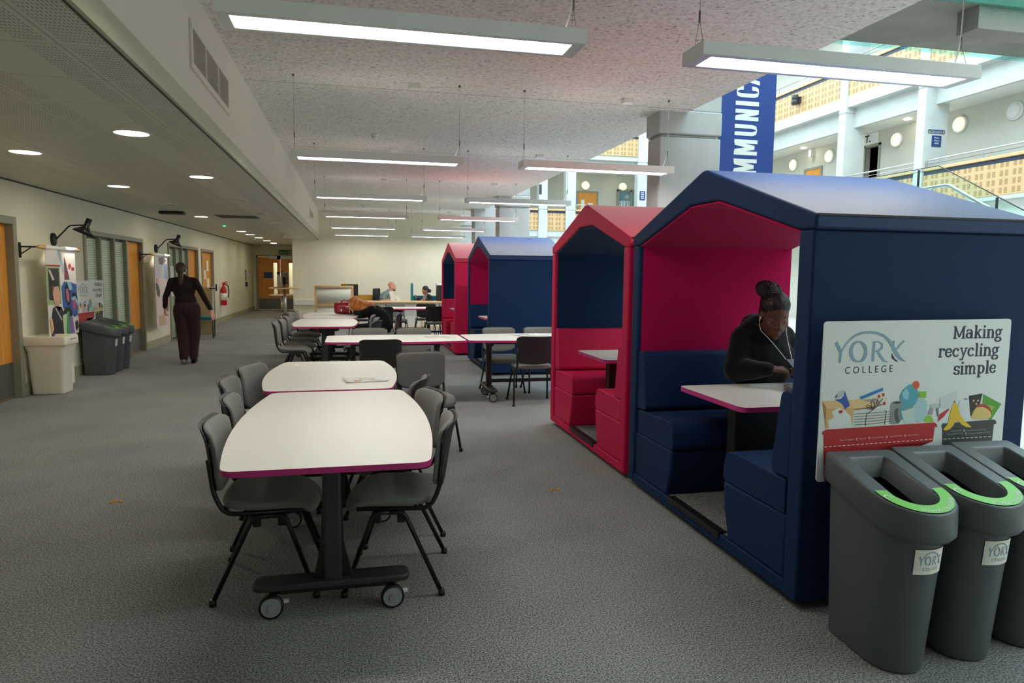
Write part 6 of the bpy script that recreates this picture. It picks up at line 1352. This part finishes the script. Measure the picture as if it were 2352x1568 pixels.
# ================================================================ PEOPLE
def cap_mesh(bm, p0, r0, p1, r1, n=14):
    p0, p1 = Vector(p0), Vector(p1); d = p1-p0; L = max(d.length, 1e-5); d = d/L; pts, rs = [], []
    for k in range(5):
        a = PI/2*(1-k/4); pts.append(p0-d*r0*math.sin(a)); rs.append(max(r0*math.cos(a), 1e-4))
    for k in range(1, 5): 
        a = PI/2*k/4; pts.append(p1+d*r1*math.sin(a)); rs.append(max(r1*math.cos(a), 1e-4))
    pts.insert(5, p1); rs.insert(5, r1)
    tube(bm, pts, rs, n)
def ell_mesh(bm, c, r, rot=None, seg=20):
    m = Matrix.Translation(Vector(c)) @ (rot.to_4x4() if rot is not None else Matrix.Identity(4)) @ Matrix.Diagonal((*r, 1))
    bmesh.ops.create_uvsphere(bm, u_segments=seg, v_segments=seg//2+2, radius=1, matrix=m)
def blob(name, prims, voxel, m, parent, smooth=4, extra=None):
    """one continuous skin over a set of overlapping limbs"""
    bm = bm_new()
    for p in prims:
        if p[0] == 'c': cap_mesh(bm, *p[1:])
        elif p[0] == 'e': ell_mesh(bm, *p[1:])
        elif p[0] == 'chain':
            for (a, ra), (b, rb) in zip(p[1], p[1][1:]): cap_mesh(bm, a, ra, b, rb)
    o = link(name, bm, m, None); r = o.modifiers.new('remesh', 'REMESH'); r.mode = 'VOXEL'; r.voxel_size = voxel
    dg = bpy.context.evaluated_depsgraph_get(); me = bpy.data.meshes.new_from_object(o.evaluated_get(dg)); o.modifiers.clear(); old = o.data; o.data = me; bpy.data.meshes.remove(old)
    b = bmesh.new(); b.from_mesh(me)
    for _ in range(smooth): bmesh.ops.smooth_vert(b, verts=b.verts[:], factor=.5, use_axis_x=True, use_axis_y=True, use_axis_z=True)
    if extra:
        b.normal_update()
        for v in b.verts: v.co += v.normal*extra(v.co)
    for f in b.faces: f.smooth = True
    b.to_mesh(me); b.free()
    if not me.materials: me.materials.append(M[m] if isinstance(m, str) else m)
    o.parent = parent; return o
def head_prims(c, R, s=1.0):
    """skull, jaw, nose, lips, brows, cheeks and ears round c; R turns local (-y = face) into place"""
    f = lambda x, y, z: Vector(c) + R @ Vector((x*s, y*s, z*s)); e = lambda p, r: ('e', f(*p), tuple(q*s for q in r), R)
    return [e((0, .015, .035), (.074, .092, .085)), e((0, -.02, -.02), (.064, .075, .085)), e((0, -.045, -.075), (.042, .045, .038)),
            ('c', f(0, -.083, .025), .009*s, f(0, -.107, -.022), .013*s), e((0, -.100, -.028), (.019, .012, .010)),
            e((.030, -.070, .040), (.026, .015, .010)), e((-.030, -.070, .040), (.026, .015, .010)), e((.030, -.068, .012), (.016, .014, .011)), e((-.030, -.068, .012), (.016, .014, .011)),
            e((.042, -.055, -.02), (.022, .022, .024)), e((-.042, -.055, -.02), (.022, .022, .024)), e((0, -.088, -.056), (.024, .010, .007)), e((0, -.085, -.069), (.021, .010, .008)), e((0, -.078, -.098), (.018, .016, .014)),
            e((.074, .012, -.005), (.010, .022, .032)), e((-.074, .012, -.005), (.010, .022, .032))]
def hand_prims(w, d, up, s=1.0, curl=.5, thumb=1):
    """palm and five bent fingers starting at wrist w, pointing along d, back of hand towards up"""
    d = Vector(d).normalized(); up = Vector(up); up = (up - d*up.dot(d)).normalized(); sd = d.cross(up)*thumb; w = Vector(w); P = []
    for k, x in enumerate((-.030, -.010, .010, .030)):
        L = (.066, .078, .082, .072)[k]*s; b = w + d*.085*s + sd*x*s; a0 = w + d*.02*s + sd*x*.6*s
        P.append(('c', a0, .013*s, b, .0115*s)); q = b; ang = 0
        for j, fr in enumerate((.45, .32, .23)):
            ang += curl*(.55, .8, .6)[j]; n = q + (d*math.cos(ang) - up*math.sin(ang))*L*fr
            P.append(('c', q, (.0092, .0085, .0076)[j]*s, n, (.0086, .0078, .0066)[j]*s)); q = n
    b = w + d*.03*s + sd*.034*s; m1 = b + (d*.6+sd*.6-up*.35).normalized()*.038*s; P += [('c', w+d*.01*s, .014*s, b, .013*s), ('c', b, .0125*s, m1, .0105*s), ('c', m1, .010*s, m1+(d*.85+sd*.15-up*.4).normalized()*.032*s, .008*s)]
    return P
def skin(name, rgb):
    m = mat(name, rgb, .5, var=.08, vscale=30, spec=.4); b = m.node_tree.nodes['Principled BSDF']
    b.inputs['Subsurface Weight'].default_value = .12; b.inputs['Subsurface Scale'].default_value = .01; return m
def hair_mat(name, c0, c1, sc=60):
    m, n, b = nt(name); co = coords(n); mp = add(n, 'ShaderNodeMapping'); mp.inputs['Scale'].default_value = (1, 1, .35); n.links.new(co, mp.inputs[0])
    a = add(n, 'ShaderNodeTexNoise'); a.inputs['Scale'].default_value = sc; a.inputs['Detail'].default_value = 3; a.inputs['Distortion'].default_value = 1.2; n.links.new(mp.outputs[0], a.inputs['Vector'])
    n.links.new(ramp(n, a.outputs['Fac'], [(.35, lin(c0)), (.65, lin(c1))]), b.inputs['Base Color']); b.inputs['Roughness'].default_value = .45
    bp = add(n, 'ShaderNodeBump'); bp.inputs['Strength'].default_value = .8; bp.inputs['Distance'].default_value = .006; n.links.new(a.outputs['Fac'], bp.inputs['Height']); n.links.new(bp.outputs[0], b.inputs['Normal']); return m
M['skin_deep'] = skin('deep_brown_skin', (98, 62, 46)); M['skin_light'] = skin('light_skin', (226, 170, 148)); M['skin_tan'] = skin('tan_skin', (176, 116, 88))
M['braid'] = hair_mat('black_braids', (14, 10, 12), (34, 24, 26)); M['brown_hair'] = hair_mat('dark_brown_hair', (40, 28, 22), (84, 58, 40)); M['ginger'] = hair_mat('ginger_hair', (120, 56, 18), (214, 130, 52)); M['dark_hair'] = hair_mat('near_black_hair', (20, 16, 16), (52, 42, 40))
M['hoodie'] = fabric_mat('black_hoodie_fleece', (15, 15, 19), .95, .1, .2); M['knit'] = fabric_mat('dark_brown_knit', (44, 34, 34), .95, .1, .1); M['trouser'] = fabric_mat('maroon_brown_trousers', (62, 42, 44), .95, .1, .1)
M['black_cloth'] = fabric_mat('black_cloth', (20, 20, 22), .95, .1, .1); M['shirt'] = fabric_mat('grey_green_shirt', (128, 146, 146), .9, .1, .1); M['denim'] = fabric_mat('dark_trousers', (36, 38, 48), .95, .1, .1)
M['cardigan'] = fabric_mat('charcoal_cardigan', (46, 52, 60), .95, .1, .1); M['waistcoat'] = fabric_mat('pale_grey_waistcoat', (150, 152, 160), .95, .1, .1)
V3 = Vector
def rotm(x=0, y=0, z=0): return Matrix.Rotation(z, 3, 'Z') @ Matrix.Rotation(y, 3, 'Y') @ Matrix.Rotation(x, 3, 'X')

# --- person in the near booth, facing the viewer's side of the table, looking down
t = thing('person', 'person in black hoodie with braided bun and white earphones, seated in nearest navy booth', 'person', (2.66, 4.12, 0))
H = V3((-.01, -.12, 1.245)); RH = rotm(.50, 0, -.20)
hp = [p for i, p in enumerate(head_prims(H, RH, 1.12)) if i not in (3, 4, 5, 6)] + [('e', H + RH @ V3((s_*.030, -.066, .042)), (.026, .014, .011), RH) for s_ in (-1, 1)] + [('e', H + RH @ V3((0, -.030, -.050)), (.074, .064, .076), RH), ('e', H + RH @ V3((0, -.050, -.090)), (.050, .044, .036), RH), ('c', H + RH @ V3((0, -.088, .020)), .009, H + RH @ V3((0, -.108, -.022)), .015), ('e', H + RH @ V3((.016, -.103, -.026)), (.012, .012, .011), RH), ('e', H + RH @ V3((-.016, -.103, -.026)), (.012, .012, .011), RH)]
neck = [('c', (-.01, -.015, 1.06), .058, (-.01, -.075, 1.19), .052)]
hr = hand_prims((-.135, -.285, .925), (.85, -.45, .02), (.05, -.35, .95), .95, 1.0, -1); hl = hand_prims((.125, -.285, .925), (-.85, -.45, .02), (-.05, -.35, .95), .95, 1.0, 1)
body = hp + neck + [('e', (0, .02, .90), (.15, .11, .20)), ('chain', [((-.17, .01, 1.06), .05), ((-.235, -.10, .875), .042), ((-.135, -.285, .925), .03)]), ('chain', [((.17, .01, 1.06), .05), ((.235, -.10, .875), .042), ((.125, -.285, .925), .03)]),
        ('e', (0, .04, .70), (.16, .13, .12)), ('chain', [((-.09, 0, .66), .075), ((-.10, -.36, .65), .058), ((-.10, -.40, .20), .04)]), ('chain', [((.09, 0, .66), .075), ((.10, -.36, .65), .058), ((.10, -.40, .20), .04)])] + hr + hl
blob('body', body, .0045, 'skin_deep', t, 3)
top = [('e', (0, .03, .92), (.20, .16, .27)), ('e', (0, .0, 1.08), (.20, .125, .12)), ('chain', [((-.150, .01, 1.095), .082), ((-.235, -.07, .895), .082), ((-.145, -.275, .922), .046)]), ('chain', [((.150, .01, 1.095), .082), ((.235, -.07, .895), .082), ((.135, -.275, .922), .046)]),
       ('c', (-.15, .01, 1.10), .08, (-.04, .03, 1.19), .06), ('c', (.15, .01, 1.10), .08, (.04, .03, 1.19), .06), ('e', (0, -.03, .96), (.235, .13, .16)), ('e', (0, .085, 1.185), (.12, .07, .07)), ('chain', [((-.09, .05, 1.195), .030), ((-.085, -.045, 1.165), .026), ((-.02, -.115, 1.085), .02)]), ('chain', [((.09, .05, 1.195), .030), ((.085, -.045, 1.165), .026), ((.02, -.115, 1.085), .02)])]
blob('hoodie', top, .009, 'hoodie', t, 4, lambda c: .006*noise.noise(c*14))
blob('trousers', [('e', (0, .04, .68), (.19, .16, .125)), ('chain', [((-.10, .0, .66), .095), ((-.11, -.37, .65), .082), ((-.11, -.40, .18), .062)]), ('chain', [((.10, .0, .66), .095), ((.11, -.37, .65), .082), ((.11, -.40, .18), .062)])], .012, 'black_cloth', t, 3)
for s in (-1, 1): blob('shoe', [('c', (s*.105, -.38, .14), .042, (s*.11, -.52, .135), .036)], .008, 'black_cloth', t, 2)
fH = lambda x, y, z: H + RH @ V3((x, y, z))*1.10
hair = [('e', fH(0, .030, .062), (.094, .106, .092), RH), ('e', fH(0, .055, .005), (.082, .066, .082), RH), ('e', fH(0, .035, .095), (.066, .076, .056), RH)]
blob('hair', hair, .0045, 'braid', t, 3, lambda c: .0009*math.sin((c.x*1.2+c.z*.5)*360))
bun = [('e', fH(-.035, .085, .128), (.082, .074, .056), RH @ rotm(0, .25, 0))]
ob = blob('hair_bun', bun, .005, 'braid', t, 2)
bm = bm_new()
for k in range(9):
    a0 = k*.7; pts = []
    for j in range(17):
        a = a0+j*.42; q = -.9+1.8*j/16; pts.append(fH(-.035, .085, .128) + RH @ rotm(0, .25, 0) @ V3((.084*math.cos(a)*math.sqrt(max(0, 1-q*q)), .072*math.sin(a)*math.sqrt(max(0, 1-q*q)), .054*q)))
    tube(bm, pts, .0062, 6)
link('braid', bm, 'braid', ob, True)
bm = bm_new()
for s in (-1, 1):
    tube(bm, [fH(s*.014, -.0885, .043), fH(s*.030, -.0875, .047), fH(s*.050, -.074, .041)], [.0018, .0026, .0014], 6)
link('eyebrow', bm, 'dark_hair', t, True)
for s in (-1, 1):
    bm = bm_new(); tube(bm, [fH(s*.015, -.0795, .009), fH(s*.030, -.0850, .004), fH(s*.046, -.0745, .010)], [.0015, .0028, .0015], 6); link('eyelash', bm, 'dark_hair', t, True)
M['lip'] = mat('lip_tone', (104, 56, 54), .4)
bm = bm_new(); tube(bm, [fH(-.024, -.090, -.059), fH(0, -.0985, -.055), fH(.024, -.090, -.059)], [.003, .0075, .003], 8); tube(bm, [fH(-.021, -.088, -.065), fH(0, -.0955, -.069), fH(.021, -.088, -.065)], [.003, .0082, .003], 8); link('lips', bm, 'lip', t, True)
bm = bm_new(); tube(bm, arcpts([fH(-.082, -.004, -.02), fH(-.078, -.03, -.075), V3((-.075, -.165, 1.11)), V3((-.035, -.235, 1.03)), V3((-.005, -.335, .935))], .05, 5), .0022, 6)
tube(bm, arcpts([fH(.082, -.004, -.02), fH(.078, -.03, -.08), V3((.055, -.19, 1.07)), V3((.035, -.255, 1.0)), V3((0, -.335, .935))], .05, 5), .0022, 6)
for s in (-1, 1): tube(bm, [fH(s*.080, -.004, .0), fH(s*.083, -.008, -.028)], [.006, .0035], 8)
link('earphone_cable', bm, 'white', t, True)
bm = bm_new(); tube(bm, [V3((0, -.118, 1.06)), V3((0, -.150, .99))], .004, 6); link('zip', bm, 'chrome', t)
bm = bm_new(); ell_mesh(bm, (0, -.03, 1.11), (.078, .06, .032)); link('undershirt_collar', bm, flat((120, 118, 120)), t, True)
ph = thing('mobile_phone', 'dark phone held by the person in the near booth', 'phone', (2.66, 3.76, .95)); bm = bm_new(); box(bm, -.036, .036, -.07, .075, -.005, .004, 0, Matrix.Rotation(.5, 4, 'X')); bevel(link('case', bm, 'black', ph), .004)
pc = thing('pencil_case', 'dark grey zipped case on the near booth table', 'case', (2.68, 3.62, .809), -.35)
bm = bm_new(); prism(bm, rpoly([(-.15, -.09), (.15, -.09), (.15, .09), (-.15, .09)], .02), lambda a, b, c: V3((a, b, c)), .035); bevel(link('case_body', bm, fabric_mat('grey_case_fabric', (66, 68, 72)), pc), .012, 3)
bm = bm_new(); tube(bm, [(-.14, .0, .037), (.14, .0, .037)], .003, 6); box(bm, -.16, -.145, -.008, .008, .02, .034); link('zip', bm, 'steel', pc)

# --- person walking away down the corridor
t = thing('person', 'person with long brown ponytail in dark brown top and trousers, walking away down the corridor', 'person', (-2.62, 12.05, 0))
H = V3((-.075, .06, 1.515)); RH = rotm(.05, 0, PI-.05)
bd = head_prims(H, RH, 1.0) + [('c', (-.05, .02, 1.34), .05, (-.065, .045, 1.45), .048), ('e', (-.03, 0, 1.20), (.15, .10, .18)), ('e', (0, 0, .93), (.16, .11, .14))]
armL = [((-.205, -.02, 1.335), .05), ((-.30, -.04, 1.08), .038), ((-.345, .09, .90), .027)]; armR = [((.145, -.02, 1.335), .05), ((.265, -.03, 1.09), .038), ((.375, -.06, .855), .027)]
legL = [((-.09, 0, .88), .085), ((-.08, .06, .48), .058), ((-.06, -.04, .10), .04)]; legR = [((.09, 0, .88), .085), ((.085, .11, .48), .058), ((.068, .06, .09), .04)]
bd += [('chain', a) for a in (armL, armR, legL, legR)] + hand_prims(armL[2][0], (-.10, .35, -.9), (-.9, .0, .1), .95, .7, 1) + hand_prims(armR[2][0], (.30, -.10, -.9), (.6, -.6, .2), .95, .45, -1)
blob('body', bd, .007, 'skin_light', t, 3)
blob('jumper', [('e', (-.03, 0, 1.22), (.175, .118, .21)), ('e', (-.01, 0, 1.02), (.165, .12, .14)), ('c', (-.165, -.015, 1.345), .056, (.105, -.015, 1.345), .056), ('c', (-.05, 0, 1.39), .062, (-.055, .02, 1.405), .058), ('chain', [(armL[0][0], .056), (armL[1][0], .046), ((-.338, .07, .925), .037)]), ('chain', [(armR[0][0], .056), (armR[1][0], .046), ((.365, -.055, .885), .037)])], .011, 'knit', t, 4, lambda c: .005*noise.noise(c*11))
blob('trousers', [('e', (.0, 0, .90), (.20, .15, .16)), ('chain', [((-.085, -.01, .86), .118), ((-.085, .05, .50), .092), ((-.062, -.03, .11), .070)]), ('chain', [((.085, .0, .86), .122), ((.085, .10, .50), .092), ((.068, .05, .11), .064)])], .012, 'trouser', t, 4, lambda c: .006*noise.noise(V3((c.x*16, c.y*16, c.z*5))))
blob('shoe', [('c', (-.06, -.085, .05), .04, (-.06, .05, .037), .036)], .008, flat((120, 118, 116)), t, 2); blob('shoe', [('c', (.068, .02, .043), .04, (.07, .19, .036), .034)], .008, 'black_cloth', t, 2)
blob('hair', [('e', H+V3((0, -.02, .035)), (.085, .095, .09)), ('c', H+V3((0, -.085, -.01)), .06, H+V3((.0, -.075, .02)), .07)], .008, 'brown_hair', t, 3)
blob('ponytail', [('chain', [(H+V3((0, -.105, .0)), .030), (H+V3((.015, -.135, -.08)), .045), (H+V3((.025, -.125, -.22)), .048), (H+V3((.03, -.115, -.34)), .030), (H+V3((.035, -.11, -.41)), .008)])], .008, 'brown_hair', t, 3, lambda c: .004*math.sin(c.x*190))
bm = bm_new(); lathe(bm, [(.032, -.012), (.036, 0), (.032, .012)], H+V3((0, -.118, -.012)), 14, axis='y'); link('hair_band', bm, 'black_cloth', t)

# --- red-haired person bent over the middle table
t = thing('person', 'person with long ginger hair in black, slumped over the table beside the red handbag', 'person', (.46, 12.38, 0))
H = V3((-.46, .28, .93)); RH = rotm(.55, 0, -1.2)
bd = head_prims(H, RH, 1.0) + [('c', (-.24, .18, .88), .055, (-.40, .25, .91), .052), ('chain', [((.02, 0, .62), .15), ((-.08, .08, .76), .14), ((-.20, .16, .85), .12)]),
      ('chain', [((-.16, -.02, .85), .055), ((-.30, -.02, .80), .045), ((-.46, .20, .80), .032)]), ('chain', [((-.28, .30, .87), .055), ((-.30, .45, .80), .045), ((-.52, .40, .80), .032)]),
      ('chain', [((0, -.09, .54), .08), ((-.40, -.08, .52), .06), ((-.42, -.08, .08), .042)]), ('chain', [((0, .09, .54), .08), ((-.40, .10, .52), .06), ((-.42, .10, .08), .042)])] + hand_prims((-.40, .10, .835), (.25, .45, .6), (.3, -.9, .3), .95, 1.1, 1)
blob('body', bd, .008, 'skin_light', t, 3)
blob('jumper', [('chain', [((.03, .0, .58), .175), ((.0, .03, .70), .165), ((-.08, .08, .78), .155), ((-.20, .15, .85), .125)]), ('chain', [((-.16, -.02, .86), .075), ((-.30, -.02, .80), .062), ((-.44, .17, .795), .042)]), ('chain', [((-.26, .28, .87), .075), ((-.30, .45, .80), .062), ((-.50, .40, .80), .042)])], .013, 'black_cloth', t, 4, lambda c: .006*noise.noise(c*10))
blob('trousers', [('e', (.0, 0, .56), (.18, .19, .12)), ('chain', [((0, -.09, .54), .10), ((-.40, -.08, .52), .08), ((-.42, -.08, .10), .06)]), ('chain', [((0, .09, .54), .10), ((-.40, .10, .52), .08), ((-.42, .10, .10), .06)])], .013, 'black_cloth', t, 3)
for y in (-.08, .10): blob('shoe', [('c', (-.42, y, .045), .042, (-.54, y, .04), .036)], .009, 'black_cloth', t, 2)
ho = blob('hair', [('e', H+V3((.01, 0, .045)), (.105, .10, .095)), ('chain', [(H+V3((.05, -.02, .03)), .095), ((-.32, .18, .92), .095), ((-.20, .10, .90), .095), ((-.10, .06, .85), .07)]), ('chain', [(H+V3((.0, -.06, -.02)), .07), ((-.34, .10, .86), .065), ((-.22, .0, .84), .06), ((-.12, -.02, .82), .04)])], .009, 'ginger', t, 3, lambda c: .012*noise.noise(V3((c.x*22, c.y*22, c.z*22)))+.005*noise.noise(c*60))
bm = bm_new(); random.seed(11)
for k in range(46):
    u = random.random(); a = H.lerp(V3((-.14, .06, .86)), u) + V3((random.uniform(-.05, .05), random.uniform(-.11, .03), random.uniform(.0, .09))); d = V3((random.uniform(.10, .22), random.uniform(-.06, .04), random.uniform(-.12, -.03))); p = []
    for j in range(12): p.append(a+d*(j/11)+V3((0, .014*math.sin(j*1.5+k), .014*math.cos(j*1.5+k*2))))
    tube(bm, p, [.006]*9+[.005, .004, .002], 5)
link('curl', bm, 'ginger', ho, True)

# --- bald man seated at the desk, facing right
t = thing('person', 'bald bearded person in grey green short sleeved shirt seated at the enquiry desk', 'person', (.90, 20.05, 0))
H = V3((.165, 0, 1.115)); RH = rotm(.12, 0, PI/2-.25)
bd = head_prims(H, RH, 1.12) + [('c', (.06, 0, .93), .062, (.14, 0, 1.06), .058), ('e', (0, .02, .76), (.15, .17, .22)),
   ('chain', [((-.04, -.19, .90), .055), ((-.13, -.27, .72), .048), ((.10, -.40, .74), .034)]), ('chain', [((.02, .19, .90), .055), ((.10, .22, .72), .045), ((.28, .0, .75), .034)]),
   ('chain', [((0, -.09, .52), .085), ((.40, -.10, .52), .06), ((.40, -.10, .08), .045)]), ('chain', [((0, .09, .52), .085), ((.40, .10, .52), .06), ((.40, .10, .08), .045)])] + hand_prims((.10, -.40, .745), (.95, -.1, -.1), (0, -.3, .95), 1.0, .7, 1) + hand_prims((.28, .0, .755), (.9, -.3, 0), (0, 0, 1), 1.0, .7, -1)
blob('body', bd, .009, 'skin_light', t, 3)
blob('shirt', [('e', (-.01, .02, .74), (.185, .205, .25)), ('c', (.0, -.16, .91), .085, (.03, .18, .91), .085), ('c', (.05, 0, .95), .075, (.06, 0, .97), .07), ('c', (-.04, -.19, .90), .085, (-.10, -.25, .78), .072), ('c', (.02, .19, .90), .085, (.07, .22, .78), .072)], .012, 'shirt', t, 3, lambda c: .006*noise.noise(c*12))
blob('trousers', [('e', (0, 0, .53), (.19, .19, .11)), ('chain', [((0, -.09, .52), .10), ((.40, -.10, .52), .08), ((.40, -.10, .08), .06)]), ('chain', [((0, .09, .52), .10), ((.40, .10, .52), .08), ((.40, .10, .08), .06)])], .014, 'denim', t, 2)
blob('beard', [('e', H+RH @ V3((0, -.062, -.088)), (.052, .05, .04), RH)], .009, flat((120, 92, 74)), t, 2)
bm = bm_new(); tube(bm, arcpts([(.09, -.08, .98), (.165, -.05, .82), (.17, .0, .74)], .03), .005, 6); tube(bm, arcpts([(.10, .07, .98), (.17, .04, .82), (.17, .0, .74)], .03), .005, 6); link('lanyard', bm, 'navy_ink', t)
# --- person at the desk facing left
t = thing('person', 'person with dark bun in grey waistcoat seated at the enquiry desk facing the bald man', 'person', (2.04, 20.02, 0))
H = V3((-.04, 0, 1.01)); RH = rotm(.15, 0, -PI/2+.45)
bd = head_prims(H, RH, .98) + [('c', (.02, 0, .84), .05, (-.02, 0, .95), .048), ('e', (.03, .02, .70), (.12, .15, .19)),
   ('chain', [((.06, -.17, .83), .045), ((.15, -.26, .70), .04), ((-.10, -.32, .755), .028)]), ('chain', [((0, .16, .83), .045), ((-.14, .20, .72), .04), ((-.30, -.05, .79), .028)]),
   ('chain', [((.03, -.09, .50), .08), ((-.36, -.10, .50), .058), ((-.36, -.10, .08), .04)]), ('chain', [((.03, .09, .50), .08), ((-.36, .10, .50), .058), ((-.36, .10, .08), .04)])] + hand_prims((-.10, -.32, .758), (-.95, .1, -.05), (0, -.2, 1), .92, .6, -1) + hand_prims((-.30, -.05, .79), (-.5, -.3, .7), (-.6, 0, -.5), .92, 1.5, 1)
blob('body', bd, .009, 'skin_tan', t, 3)
blob('cardigan', [('e', (.03, .02, .70), (.145, .175, .21)), ('c', (.05, -.14, .84), .07, (.02, .13, .84), .07), ('chain', [((.06, -.17, .83), .07), ((.15, -.26, .70), .058), ((-.06, -.315, .752), .042)]), ('chain', [((0, .16, .83), .07), ((-.14, .20, .72), .058), ((-.27, -.02, .78), .042)])], .012, 'cardigan', t, 3)
blob('waistcoat', [('e', (-.005, -.02, .72), (.135, .165, .17)), ('c', (.0, -.09, .83), .062, (-.01, .07, .83), .062)], .012, 'waistcoat', t, 3)
blob('trousers', [('e', (.03, 0, .50), (.18, .19, .11)), ('chain', [((.03, -.09, .50), .095), ((-.36, -.10, .50), .075), ((-.36, -.10, .08), .055)]), ('chain', [((.03, .09, .50), .095), ((-.36, .10, .50), .075), ((-.36, .10, .08), .055)])], .014, 'denim', t, 2)
blob('hair', [('e', H+RH @ V3((0, .02, .045)), (.086, .098, .088), RH), ('e', H+RH @ V3((0, .06, -.02)), (.078, .055, .07), RH), ('e', H+V3((.125, -.03, -.01)), (.05, .05, .055))], .009, 'dark_hair', t, 2)
bm = bm_new(); lathe(bm, [(.034, -.012), (.036, 0), (.034, .012)], (-.085, -.32, .756), 12, axis='x'); link('wristwatch', bm, 'steel', t)
t = thing('office_chair', 'dark office chair under the person with the bun', 'chair', (2.12, 20.05, 0), PI/2)
bm = bm_new(); prism(bm, R(.44, .44, .1), lambda a, b, c: V3((a, b, .36+c)), .07); bevel(link('seat', bm, 'black', t), .02)
bm = bm_new(); tube(bm, [(0, 0, 0), (0, 0, .38)], .03); box(bm, -.25, .25, -.03, .03, 0, .05); box(bm, -.03, .03, -.25, .25, 0, .05); link('base', bm, 'black_metal', t)
